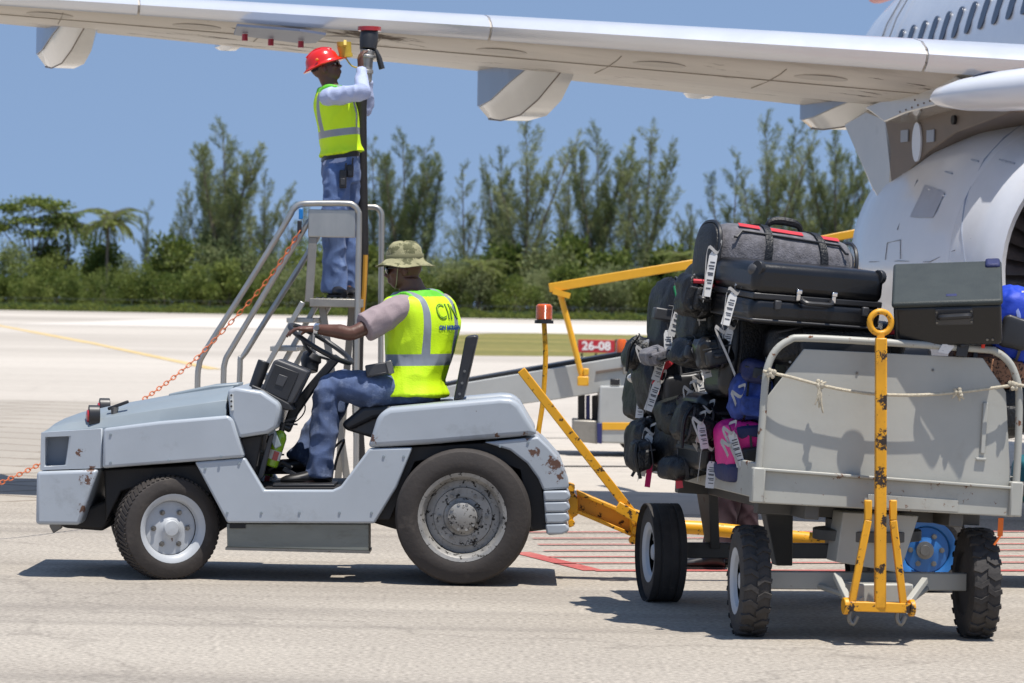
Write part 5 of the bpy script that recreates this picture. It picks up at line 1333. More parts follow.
# --- left side pile
t, L, s, rot = bag('sports_bag', 'magenta and navy sports bag on the near left corner of the cart', 'bag', 739, 449, 44, 60, 16.0, .36, M_pink, 12, 0, -6, .5, .05, None, 0, False, 8)
mb = MB(); soft(mb, L(0.02, 0, -.72), (s[0] * 1.04, s[1] * 1.03, s[2] * .36), rot, .4, .03, 5, 2, 12); mb.build('base_panel', M_navy, t)
mb = MB(); soft(mb, L(.12, -.1, .62), (s[0] * .86, s[1] * 1.0, s[2] * .3), rot, .5, .04, 5, 3, 12); mb.build('flap', M_navy, t)
mb = MB(); mb.bar(L(.7, -.98, -.8), L(.66, -.98, .7), .03, .012); mb.build('side_trim', M_navy, t, bevel=.003)
addtag(t, L(-.8, -.9, .9), 'both', .17, sw=1); addtag(t, L(-.95, -.95, .5), 'loop', .07, sw=3)
t, L, s, rot = bag('tote_bag', 'blue patterned cotton tote above the magenta sports bag', 'bag', 750, 398, 46, 52, 16.0, .3, M_bluf, 10, 0, 5, .6, .07, None, 0, False, 9)
addtag(t, L(-.85, -.8, .3), 'loop', .06, sw=4)
t, L, s, rot = bag('suitcase', 'upright black suitcase with rounded front pocket beside the end frame', 'suitcase', 741, 352, 60, 96, 16.2, .34, M_case, 14, 0, 3, group=GB, hard=True, zips=0, hd=False)
mb = MB(); mb.box(L(.12, -1.02, -.08), (s[0] * .62, .03, s[2] * .78), rot); mb.build('front_pocket', M_nyl, t, bevel=.05 if False else .014, seg=3)
addtag(t, L(-.8, -1.0, .62), 'both', .14, sw=7); addtag(t, L(.75, -1.05, .1), 'loop', .1, sw=8)
for (x, y, w_, h_, lb, sd) in ((716, 414, 64, 44, 'glossy black hard case in the middle of the left pile', 1), (716, 451, 60, 40, 'glossy black hard case lowest in the left pile beside the sports bag', 2)):
    t, L, s, rot = bag('suitcase', lb, 'suitcase', x, y, w_, h_, 16.45, .42, M_case, 14, 0, -4 + sd * 3, group=GB, hard=True, zips=0, hd=True)
    mb = MB(); mb.box(L(0, 0, .1), (s[0] * 1.015, s[1] * 1.01, .02), rot); mb.build('rim', M_blk2, t, bevel=.005)
    addtag(t, L(-.7, -1.02, .5), 'both' if sd == 1 else 'loop', .16, sw=9 + sd)
t, L, s, rot = bag('holdall', 'dark green-grey holdall below the left end of the duffel bag', 'bag', 707, 308, 50, 92, 16.4, .36, M_nylg, 14, 0, 6, .45, .04, None, 2, False, 12)
addtag(t, L(-.9, -.9, .7), 'both', .2, sw=13); addtag(t, L(.35, -.98, .3), 'both', .17, sw=14); addtag(t, L(.2, -1, -.35), 'tag', .12, sw=15)
t, L, s, rot = bag('holdall', 'tall black holdall at the upper left of the pile', 'bag', 674, 322, 46, 92, 17.0, .4, M_nyl, 14, 0, 8, .5, .05, None, 1, False, 13)
mb = MB(); mb.box(L(-.85, -.8, .1), (.13, .06, .06), rot); mb.build('side_clip', M_blk2, t, bevel=.008)
mb = MB(); mb.tube([L(-.6, -.8, .75), L(-.5, -.95, .5), L(-.45, -.9, .2)], .013, 7, smooth=3); mb.build('green_ribbon', mat('green ribbon', (20, 120, 70), .5), t)
addtag(t, L(-.2, -.95, .2), 'both', .2, sw=16); addtag(t, L(-.75, -.9, -.1), 'tag', .15, sw=17)
t, L, s, rot = bag('rucksack', 'black rucksack with red lining in the far left of the pile', 'bag', 668, 384, 62, 66, 17.0, .4, M_nyl, 14, 0, -10, .5, .05, None, 1, False, 14)
mb = MB(); mb.prism([L(-.9, -1.0, .2), L(-.4, -1.04, .85), L(.2, -1.04, 1.0), L(.1, -1.06, .8), L(-.5, -1.06, .45), L(-.75, -1.04, -.2)], V * .02); mb.build('red_lining', M_redf, t, bevel=.004)
addtag(t, L(-.6, -1, .4), 'both', .16, sw=18); addtag(t, L(.7, -1, .2), 'both', .16, sw=19)
t, L, s, rot = bag('rucksack', 'grey-green rucksack bulging over the far left corner of the cart', 'bag', 645, 390, 36, 66, 17.4, .36, M_nylg, 14, 0, 4, .5, .06, None, 1, True, 15)
addtag(t, L(-.5, -.9, .5), 'tag', .13, sw=20); addtag(t, L(.3, -1, .1), 'tag', .15, sw=21); addtag(t, L(-.7, -.9, -.1), 'tag', .1, sw=22)
mb = MB(); mb.ball(L(-.9, -.7, .35), (.055, .05, .03), 8); mb.build('white_bottle_cap', M_wht, t)
t, L, s, rot = bag('holdall', 'black holdall lowest at the far left corner of the cart', 'bag', 655, 444, 56, 56, 17.2, .4, M_nyl, 14, 0, -6, .5, .06, None, 1, False, 16)
addtag(t, L(-.5, -.95, .7), 'both', .22, sw=23); addtag(t, L(.6, -1, .4), 'both', .14, sw=24); addtag(t, L(-.55, -1, -.1), 'tag', .16, M_tagp, 25, w=.03)
mb = MB(); mb.tube([L(-.9, -.8, -.3), L(-1.1, -.8, -.7), L(-1.3, -.8, -1.0)], .008, 6, smooth=3); mb.build('loose_strap', M_nyl, t)
t, L, s, rot = bag('holdall', 'black holdall with red round tag low in the left pile', 'bag', 686, 446, 54, 54, 16.85, .4, M_nyl, 14, 0, 5, .5, .06, None, 1, False, 17)
addtag(t, L(-.5, -1, .6), 'both', .15, sw=26); addtag(t, L(-.5, -1, .2), 'tag', .14, M_tagr, 27, w=.05); addtag(t, L(.5, -1, .7), 'both', .12, sw=28)
t, L, s, rot = bag('holdall', 'grey-black backpack top bag between the rucksacks on the left pile', 'bag', 676, 415, 40, 36, 16.75, .3, M_nylg, 14, 0, -14, .5, .06, None, 1, True, 18)
t, L, s, rot = bag('holdall', 'slack black bag hanging over the left side rail of the cart', 'bag', 692, 466, 60, 24, 16.6, .3, M_nyl, 14, 0, -6, .6, .08, None, 0, False, 19)

for (nm, lb, ct, x, y, w_, h_, d_, m_, yw, rl, sd) in (
  ('waist_bag', 'small black waist bag squeezed between the two upper left holdalls', 'bag', 690, 352, 34, 30, 16.25, M_nyl, 20, 20, 31),
  ('camera_bag', 'small shiny black camera bag at the left end under the suitcase', 'bag', 713, 352, 36, 34, 16.05, M_case, 10, -12, 32),
  ('backpack', 'small black backpack hanging by its strap at the far left of the pile', 'bag', 641, 352, 34, 36, 17.1, M_nyl, 5, 14, 33),
  ('toiletry_bag', 'little grey pouch tucked beside the red lining', 'bag', 655, 356, 26, 20, 16.7, M_greyf, 10, -20, 34),
  ('backpack', 'black backpack slumped over the hard cases on the left side', 'bag', 693, 424, 42, 42, 16.25, M_nyl, 16, 12, 35),
  ('jacket', 'dark blue jacket stuffed above the blue patterned tote', 'jacket', 757, 372, 34, 24, 15.95, M_navy, 0, 10, 36),
  ('shoe_bag', 'small black drawstring bag low on the far left edge', 'bag', 641, 455, 24, 34, 16.9, M_nyl, 10, -8, 37),
  ('backpack', 'black and red backpack wedged below the duffel bag end', 'bag', 694, 296, 36, 44, 16.1, M_nyl, 20, 10, 38)):
    t, L, s, rot = bag(nm, lb, ct, x, y, w_, h_, d_, .24, m_, yw, 0, rl, .5, .09, None, 1, ct == 'bag' and sd % 2 == 0, sd)
    if sd == 38:
        mb = MB(); mb.tube([L(-.7, -.85, .6), L(0, -1.02, .65), L(.7, -.9, .5)], .011, 6, smooth=3); mb.build('red_piping', M_redf, t)
    if sd in (31, 33, 35): addtag(t, L(-.2, -1, .4), 'both', .13, sw=sd)
    if sd in (33, 35, 37):
        mb = MB(); mb.tube([L(-.6, -.9, .8), L(-.9, -1.05, .1), L(-.8, -1.0, -.8), L(-.7, -1, -1.3)], [.011, .011, .008], 6, smooth=4); mb.build('loose_strap', M_nyl, t)
# extra small tags and ribbons on the pile
def extra(px, py, d, par_label, kind, ln, col=None, sw=0, w=.042):
    par = [o for o in bpy.data.objects if o.get('label') == par_label][0]
    addtag(par, P(px, py, d), kind, ln, col, sw, w=w)
extra(664, 352, 16.75, 'black rucksack with red lining in the far left of the pile', 'both', .12, None, 41)
extra(648, 410, 17.15, 'grey-green rucksack bulging over the far left corner of the cart', 'tag', .14, None, 42)
extra(682, 300, 16.75, 'tall black holdall at the upper left of the pile', 'both', .16, None, 43)
extra(690, 385, 16.5, 'dark green-grey holdall below the left end of the duffel bag', 'both', .13, None, 44)
extra(668, 440, 16.9, 'black holdall lowest at the far left corner of the cart', 'loop', .12, None, 45)
extra(700, 440, 16.3, 'glossy black hard case in the middle of the left pile', 'both', .1, None, 46)
extra(722, 325, 15.9, 'upright black suitcase with rounded front pocket beside the end frame', 'loop', .2, None, 47)
extra(676, 462, 16.55, 'black holdall with red round tag low in the left pile', 'tag', .1, M_tagr, 48, .035)
extra(712, 455, 16.15, 'glossy black hard case lowest in the left pile beside the sports bag', 'tag', .13, None, 49)
P = _P0
# ------------------------------------------------------------------ refuelling stair, hose, belt loader, sign
M_alu = mat('brushed aluminium', (176, 174, 168), .38, .75, var=.08, vs=14, dust=((136, 130, 122), .35, 8), stretch=(1, 1, .3))
M_aluD = mat('dull aluminium', (150, 146, 138), .5, .6, var=.1, vs=10, dust=((110, 104, 96), .4, 6))
SD = 24.2
st = thing('maintenance_stair', 'aluminium refuelling stair with handrails and platform under the wing', 'stair', Vector((P(300, 300, SD).x, 24.5, 0)))
def rail(pts, d, name='handrail', r=.021, m=None, sm=4):
    mb = MB(); mb.tube([P(x, y, d) for x, y in pts], r, 12, smooth=sm); return mb.build(name, m or M_alu, st)
rail([(197, 510), (197.5, 440), (197.5, 386), (199, 366), (206, 350), (248, 284), (288, 219), (293, 210), (300, 204.5), (312, 203.5), (345, 203.5), (353, 205), (358, 211), (359, 222), (358, 290), (356.5, 372), (356, 515)], SD - .15)
rail([(223, 512), (223, 440), (223.5, 380), (225, 362), (232, 348), (265, 293), (306, 226), (309, 222)], SD - .12)
rail([(330, 207), (369, 207), (377, 208), (381, 213), (381.5, 225), (381, 300), (380, 516)], SD + .75)
rail([(236, 505), (240, 370), (246, 352), (300, 266), (318, 236)], SD + .75)
mb = MB(); c = (P(308, 210, SD - .15) + P(356, 237, SD - .15)) / 2; mb.box(c, (.335, .012, .195)); mb.build('kick_panel', M_alu, st, bevel=.012)
mb = MB(); mb.bar(P(313, 237, SD - .13), P(309, 302, SD - .13), .06, .03, (0, -1, 0)); mb.build('panel_post', M_aluD, st, bevel=.005)
mb = MB(); mb.box(Vector((P(336, 303, SD).x, SD + .32, P(336, 303, SD).z)), (.36, .95, .06)); mb.build('platform', M_aluD, st, bevel=.006)
mb = MB()
for k in range(7): mb.box(Vector((P(318 + k * 6, 303, SD).x, SD + .32, P(336, 303, SD).z + .034)), (.016, .9, .01))
mb.build('tread_strip', M_steel, st)
for (a_, b_, d_) in (((303, 302), (240, 414), SD - .13), ((240, 414), (184, 514), SD - .13), ((316, 306), (196, 517), SD + .1), ((329, 306), (213, 512), SD + .7)):
    mb = MB(); mb.bar(P(*a_, d_), P(*b_, d_), .035, .1, (0, -1, 0)); mb.build('stringer', M_alu, st, bevel=.005)
for k in range(7):
    f = (k + .5) / 7.2; x = 309 - f * 118; y = 306 + f * 205
    mb = MB(); mb.box(Vector((P(x, y, SD).x, SD + .3, P(x, y, SD).z)), (.19, .8, .035)); mb.build('step', M_alu, st, bevel=.005)
mb = MB(); mb.bar(P(322, 305, SD), P(352, 514, SD), .05, .04, (0, -1, 0)); mb.bar(P(352, 306, SD + .7), P(336, 505, SD + .7), .05, .04, (0, -1, 0)); mb.build('brace', M_aluD, st, bevel=.004)
for (x, d_) in ((205, SD - .1), (352, SD - .1), (215, SD + .75), (374, SD + .75)):
    mb = MB(); c = P(x, 500, d_); c.z = .08; mb.lathe([(-.025, .05), (-.025, .08), (.025, .08), (.025, .05)], c, (0, 1, 0), 20); mb.build('wheel', M_blk, st, bevel=.004)
mb = MB(); mb.box(P(301, 214, SD - .17), (.03, .04, .075)); mb.build('blue_clip', mat('blue plastic clip', (24, 118, 190), .4), st, bevel=.006)
mb = MB(); mb.box(P(299.5, 227, SD - .17), (.03, .035, .09)); mb.build('black_clip', M_blk, st, bevel=.006)
# chain
M_chain = mat('orange plastic chain', (196, 106, 62), .5, var=.15, vs=40)
t = thing('plastic_chain', 'orange plastic chain hanging from the stair handrail down to the left', 'chain', P(298, 232, SD - .25))
cp = catmull([P(298, 234, 24.0), P(283, 258, 23.98), P(262, 287, 23.95), P(233, 320, 23.9), P(190, 364, 23.7), P(140, 402, 23.2), P(90, 434, 22.6), P(40, 464, 22.0), P(-2, 484, 21.6), P(-40, 500, 21.2)], 24)
dist = [0]
for a_, b_ in zip(cp, cp[1:]): dist.append(dist[-1] + (b_ - a_).length)
mb = MB(); step = .046; q = 0; i = 0; flip = 0
while q < dist[-1] - step:
    while dist[i + 1] < q: i += 1
    f = (q - dist[i]) / (dist[i + 1] - dist[i]); p = cp[i].lerp(cp[i + 1], f); d_ = (cp[i + 1] - cp[i]).normalized()
    s_ = d_.cross(Vector((0, 1, 0))).normalized() if flip else Vector((0, 1, 0)); flip ^= 1
    mb.tube([p + d_ * (.03 * math.cos(2 * math.pi * k / 10)) + s_ * (.013 * math.sin(2 * math.pi * k / 10)) for k in range(10)], .004, 5, closed=True)
    q += step
mb.build('links', M_chain, t)
# hose with coupling
M_hose = mat('black fuel hose', (30, 28, 28), .6, var=.25, vs=20, dust=((70, 58, 48), .3, 8))
HD = 24.62
t = thing('fuel_hose', 'black fuel hose hanging from the wing coupling behind the driver', 'hose', P(362, 515, HD))
mb = MB(); mb.tube([P(364, 72, HD), P(361.5, 100, HD), P(361.5, 150, HD), P(362.5, 210, HD), P(363, 260, HD), P(361, 300, HD), P(358, 345, HD), P(358, 420, HD), P(364, 480, HD), P(385, 510, HD - .1), P(450, 515, HD), P(520, 514, HD + .4)], .04, 14, smooth=4); mb.build('hose_body', M_hose, t)
mb = MB(); mb.tube([P(365.5, 82, HD - .02), P(366, 62, HD - .02), P(368, 50, HD - .02)], [.045, .05, .055], 14); mb.tube([P(365, 74, HD - .02), P(365, 70, HD - .02)], .06, 14); mb.tube([P(367, 58, HD - .02), P(367.3, 55, HD - .02)], .064, 14); cpb = mb.build('coupling', mat('cast coupling', (166, 164, 160), .4, .6, var=.1, vs=20), t, bevel=.004)
mb = MB(); mb.tube([P(368, 50, HD - .02), P(369, 38, HD), P(369.5, 30, HD + .02)], [.06, .068, .062], 16); mb.build('nozzle_collar', M_blk, cpb, bevel=.004)
mb = MB(); mb.lathe([(0, .085), (.03, .085)], P(369.5, 31, HD + .02), (0, 0, 1), 20); mb.build('red_seal', M_redl, cpb)
mb = MB(); mb.tube([P(376, 50, HD - .05), P(379, 58, HD - .06), P(382, 69, HD - .06)], [.012, .02, .022], 8); mb.build('lever', M_blk, cpb)
mb = MB(); mb.tube([P(365.5, 255, HD - .06), P(364, 290, HD - .06), P(361, 325, HD - .05)], .018, 8, smooth=3); mb.build('yellow_sleeve', mat('yellow sleeve', (196, 142, 44), .6, var=.15), t)
mb = MB(); mb.tube([P(344, 46, HD - .12), P(346, 57, HD - .12)], [.052, .043], 16); mb.tube([P(345.5, 54, HD - .12), P(346, 57.5, HD - .12)], [.05, .05], 16); mb.tube([P(344, 46.5, HD - .12), P(344, 42, HD - .12)], [.052, .052], 16); mb.bar(P(345, 41, HD - .16), P(345, 46, HD - .2), .02, .02); mb.tube([P(345, 57, HD - .12), P(352, 66, HD - .1), P(361, 68, HD - .06)], .006, 6, smooth=3); mb.build('dust_cap', mat('yellow dust cap', (190, 160, 50), .5, var=.1), t)
# belt loader
M_load = mat('grey loader paint', (168, 170, 168), .42, var=.06, vs=3, dust=((132, 130, 124), .35, 4), wear=((100, 74, 56), .1, 8))
M_yel2 = mat('yellow loader paint', (224, 166, 40), .42, var=.06, vs=4, dust=((184, 132, 44), .3, 6))
M_navyp = mat('navy paint', (40, 44, 96), .45, var=.1)
BD = 36.0
bl = thing('belt_loader', 'grey belt loader with yellow guard arm and amber beacon beyond the cart', 'loader', Vector((P(640, 400, BD).x, BD + .5, 0)))
def bprism(name, pts, d, th, m, par=None, bevel=.01):
    mb = MB(); mb.prism([P(x, y, d) for x, y in pts], (0, th, 0)); return mb.build(name, m, par or bl, bevel=bevel)
bm_ = bprism('conveyor_frame', [(430, 390), (463, 383), (625, 356), (790, 328), (790, 362), (700, 376), (560, 399), (470, 411), (430, 412)], BD, .95, M_load)
bprism('belt', [(432, 389), (463, 382), (625, 355), (788, 327.5), (788, 324), (625, 351.5), (463, 379.5), (432, 386)], BD + .08, .8, M_blk, bm_, .004)
bprism('frame_slot', [(596, 371), (630, 366), (630, 369), (596, 374)], BD - .02, .03, M_pylon, bm_, .003)
bprism('side_cover', [(623, 354), (650, 356), (650, 372), (623, 374)], BD - .03, .04, M_aluD, bm_, .006)
bprism('battery_box', [(600, 386), (698, 386), (698, 446), (597, 443)], BD - .25, 1.0, M_load, None, .02)
bprism('yellow_band', [(602, 422.5), (698, 422.5), (698, 430), (602, 430)], BD - .262, .012, M_yel2)
bprism('navy_corner', [(597, 423), (602, 423), (602, 444), (597, 443)], BD - .264, .014, M_navyp)
bprism('step_tray', [(573, 420), (598, 421), (598, 444), (573, 441)], BD - .2, .7, M_aluD, None, .012)
for (x0, x1, m) in ((578, 585, M_chas), (586, 590, M_navyp), (592, 598, M_chas)):
    bprism('support_leg', [(x0, 396), (x1, 395), (x1, 421), (x0, 421)], BD + .1, .1, m, None, .005)
for x in (640, 760):
    for dz in (BD + .05, BD + .9):
        mb = MB(); c = P(x, 446, BD); c.y = dz; c.z = .28; mb.lathe([(-.1, .17), (-.1, .27), (.1, .27), (.1, .17)], c, (0, 1, 0), 28); mb.build('wheel', M_rub, bl, bevel=.02)
AD = BD - .1
mb = MB(); mb.bar(P(549, 288, AD), P(705, 262, AD), .085, .095); mb.bar(P(704, 262, AD), P(868, 231, AD), .07, .085); ga = mb.build('guard_arm', M_yel2, bl, bevel=.008)
mb = MB(); mb.bar(P(553, 291, AD - .02), P(570, 296, AD - .02), .09, .06); mb.tube([P(560, 293, AD), P(570, 330, AD), P(584, 384, AD)], .032, 10); mb.build('guard_strut', M_yel2, bl)
mb = MB(); mb.box(P(583, 381, AD - .02), (.12, .1, .1)); mb.box(P(586, 372, AD - .02), (.06, .08, .08)); mb.build('strut_bracket', M_yel2, bl, bevel=.012)
mb = MB(); mb.lathe([(0, .075), (.02, .075), (.03, .06), (.15, .058), (.18, .04), (.182, .002)], P(621.5, 356, BD + .3), (0, 0, 1), 20); mb.build('amber_beacon', M_amb, bl)
mb = MB(); mb.box(P(615, 382, BD - .2), (.1, .1, .07)); mb.build('coupler', M_blk, bl, bevel=.01)
# taxiway sign
M_sr = mat('sign red', (176, 30, 44), .4, var=.06)
M_sw = mat('sign white', (226, 222, 218), .5, var=.03)
sgd = 104.0
t = thing('runway_sign', 'red and black runway holding sign reading 26-08 on the grass verge', 'sign', Vector((P(604, 346, sgd).x, sgd, 0)))
def sbox(name, x0, y0, x1, y1, d, th, m): 
    a_ = P(x0, y0, d); b_ = P(x1, y1, d); mb = MB(); mb.box(((a_ + b_) / 2) + Vector((0, th / 2, 0)), (abs(b_.x - a_.x), th, abs(a_.z - b_.z))); return mb.build(name, m, t, bevel=.012)
sbox('red_panel', 578, 339.5, 614.5, 353, sgd, .18, M_sr)
sbox('black_panel', 615, 339.5, 634, 353, sgd, .18, mat('sign black', (52, 46, 40), .5))
for (x0, x1) in ((616, 620.5), (628, 633)):
    sbox('yellow_stripe', x0, 342.5, x1, 350.5, sgd - .012, .012, M_yel2)
for x in (582, 596, 610, 628):
    mb = MB(); c = P(x, 353, sgd); mb.cyl(Vector((c.x, sgd + .09, c.z)), Vector((c.x, sgd + .09, -.01)), .03, 8); mb.build('leg', M_chas, t)
put_text('lettering', '26-08', .36, P(596.3, 346.3, sgd - .008), (1, 0, 0), (0, 0, 1), M_sw, t, .004, .012, 1.05)
# ------------------------------------------------------------------ people
M_skin = mat('dark brown skin', (92, 60, 46), .45, var=.12, vs=14, bump=.05, bs=120)
M_jean = mat('blue denim', (84, 106, 148), .85, var=.3, vs=7, dust=((146, 164, 194), .5, 8), bump=.3, bs=200, sheen=.1)
M_jean2 = mat('dark blue denim', (72, 88, 122), .85, var=.4, vs=9, dust=((156, 168, 192), .55, 12), bump=.3, bs=200, sheen=.1)  # dust layer here gives denim fade and painted-on fold highlights
M_vest = mat('fluorescent vest', (206, 244, 18), .6, var=.05, vs=4, bump=.15, bs=120)
M_vestg = mat('green vest edging', (96, 190, 40), .6, var=.08)
M_refl = mat('grey reflective tape', (140, 146, 154), .4, .1, var=.08, vs=12)
M_shirt = mat('mauve grey shirt', (152, 136, 138), .85, var=.1, vs=6, bump=.2, bs=160)
M_shirtb = mat('pale blue shirt', (172, 182, 212), .8, var=.08, vs=6, bump=.2, bs=160)
M_hat = mat('khaki hat cloth', (148, 144, 110), .9, var=.25, vs=14, wear=((92, 92, 62), .62, 16), bump=.3, bs=160)
M_helm = mat('red helmet', (216, 34, 24), .25, var=.05, coat=.6)
M_shoe = mat('black leather', (26, 25, 26), .4, var=.25, vs=9)
M_sole = mat('shoe sole', (44, 40, 38), .8, var=.2)
M_hair = mat('black hair', (18, 16, 16), .8, var=.3, vs=60, bump=.4, bs=200)
M_glass = mat('dark lens', (14, 14, 18), .08, var=.1, coat=1)
M_tra = mat('dark maroon trousers', (52, 34, 40), .85, var=.2, vs=8)

def hand(mb, w, d, n, side, curl=.5, ln=1.0, thumb=1):
    """w wrist, d direction of the hand, n palm normal (fingers curl towards it), side = towards the thumb"""
    w = Vector(w); d = Vector(d).normalized(); n = Vector(n); n = (n - d * n.dot(d)).normalized(); s = d.cross(n)
    if s.dot(Vector(side)) < 0: s = -s
    sec = lambda c, a, b: [c + s * a * math.cos(2 * math.pi * k / 10) + n * b * math.sin(2 * math.pi * k / 10) for k in range(10)]
    mb.loft([sec(w - d * .02, .026, .021), sec(w + d * .01, .029, .019), sec(w + d * .045 * ln, .040, .017), sec(w + d * .085 * ln, .041, .014), sec(w + d * .095 * ln, .036, .010)])
    for k, (o, l) in enumerate(((.031, .072), (.0105, .082), (-.0105, .076), (-.031, .058))):
        p = w + d * .075 * ln + s * o; pts = [p]; ang = .1; seg = l * ln / 2.4
        dd = (d + s * o * 2.2).normalized()
        q = p + dd * .02; pts.append(q)
        for j in range(3):
            ang += curl * (.55 + .1 * k)
            v = dd * math.cos(ang) + n * math.sin(ang); q = q + v * seg * (1 - .15 * j); pts.append(q)
        mb.tube(pts, [.0098, .0096, .0088, .0082, .0068], 8)
        mb.ball(pts[-1], .0068, 4)
    t0 = w + d * .028 * ln + s * .026; t1 = t0 + (s * .75 + d * .55 + n * .35).normalized() * .036; t2 = t1 + (s * .25 + d * .8 + n * (.3 + curl * .4)).normalized() * .03; t3 = t2 + (d * .8 + n * (.5 + curl * .4) - s * .1).normalized() * .024
    mb.tube([w + d * .02, t0, t1, t2, t3], [.014, .0145, .0118, .0102, .0078], 8); mb.ball(t3, .0078, 4)

def torso_rings(J, grow=0.0, i0=0, i1=None, n=28, pw=.8):
    up = (J['neck'] - J['pelvis']).normalized(); out = []
    P0, W0, C0, S0, N0 = J['pelvis'], J['waist'], J['chest'], J['shoulder'], J['neck']
    lp, lc = J['left_p'].normalized(), J['left_c'].normalized()
    k = J.get('bulk', 1.0)
    spec = [(P0 - up * .10, .135, .10, 0), (P0 - up * .03, .168, .118, 0), (P0 + up * .05, .166, .115, .1), (W0, .158, .112, .4), (W0.lerp(C0, .5), .166, .116, .7), (C0, .178, .122, 1), (C0.lerp(S0, .6), .186, .116, 1), (S0, .175, .095, 1), (S0.lerp(N0, .35), .125, .078, 1), (S0.lerp(N0, .7), .072, .066, 1), (N0, .057, .06, 1), (N0 + (J['head'] - N0) * .5, .054, .058, 1)]
    for c, a, b, f in spec[i0:i1]:
        l = lp.lerp(lc, f).normalized(); l = (l - up * l.dot(up)).normalized(); fw = l.cross(up)
        a = a * k + grow; b = b * k + grow
        g = lambda v: math.copysign(abs(v) ** pw, v)
        out.append([c + l * a * g(math.cos(2 * math.pi * q / n)) + fw * b * g(math.sin(2 * math.pi * q / n)) for q in range(n)])
    return out

def smooth_rings(rings, k=3):
    n = len(rings[0]); cols = [catmull([r[i] for r in rings], k) for i in range(n)]
    return [[cols[i][j] for i in range(n)] for j in range(len(cols[0]))]

def head_shape(mb, c, f, u):
    f = Vector(f).normalized(); u = (Vector(u) - f * Vector(u).dot(f)).normalized(); s = u.cross(f); M = Matrix((f, s, u)).transposed()
    b = lambda o, r: mb.ball(c + M @ Vector(o), r, 10, M)
    b((-.008, 0, .02), (.098, .077, .095)); b((.02, 0, -.03), (.07, .064, .085)); b((.045, 0, -.072), (.042, .046, .036)); b((.03, 0, -.05), (.06, .056, .055))
    b((.068, 0, .022), (.026, .058, .014)); b((.058, .034, -.018), (.03, .026, .024)); b((.058, -.034, -.018), (.03, .026, .024))
    mb.tube([c + M @ Vector(p) for p in ((.084, 0, .012), (.098, 0, -.012), (.108, 0, -.026), (.088, 0, -.034))], [.009, .011, .015, .009], 8)
    b((.098, .013, -.03), (.012, .01, .009)); b((.098, -.013, -.03), (.012, .01, .009))
    b((.088, 0, -.054), (.014, .026, .008)); b((.086, 0, -.066), (.014, .023, .009))
    for e in (-1, 1): b((-.004, e * .078, -.012), (.017, .011, .032))
    return M
def face_parts(par, c, M):
    for e in (-1, 1):
        mb = MB(); mb.ball(c + M @ Vector((.072, e * .032, .003)), .0135, 8); ey = mb.build('eye', mat('eye white', (214, 208, 200), .3, var=.05), par)
        mb = MB(); mb.ball(c + M @ Vector((.0815, e * .032, .003)), (.0055, .0055, .0055), 6); mb.build('iris', M_hair, ey)

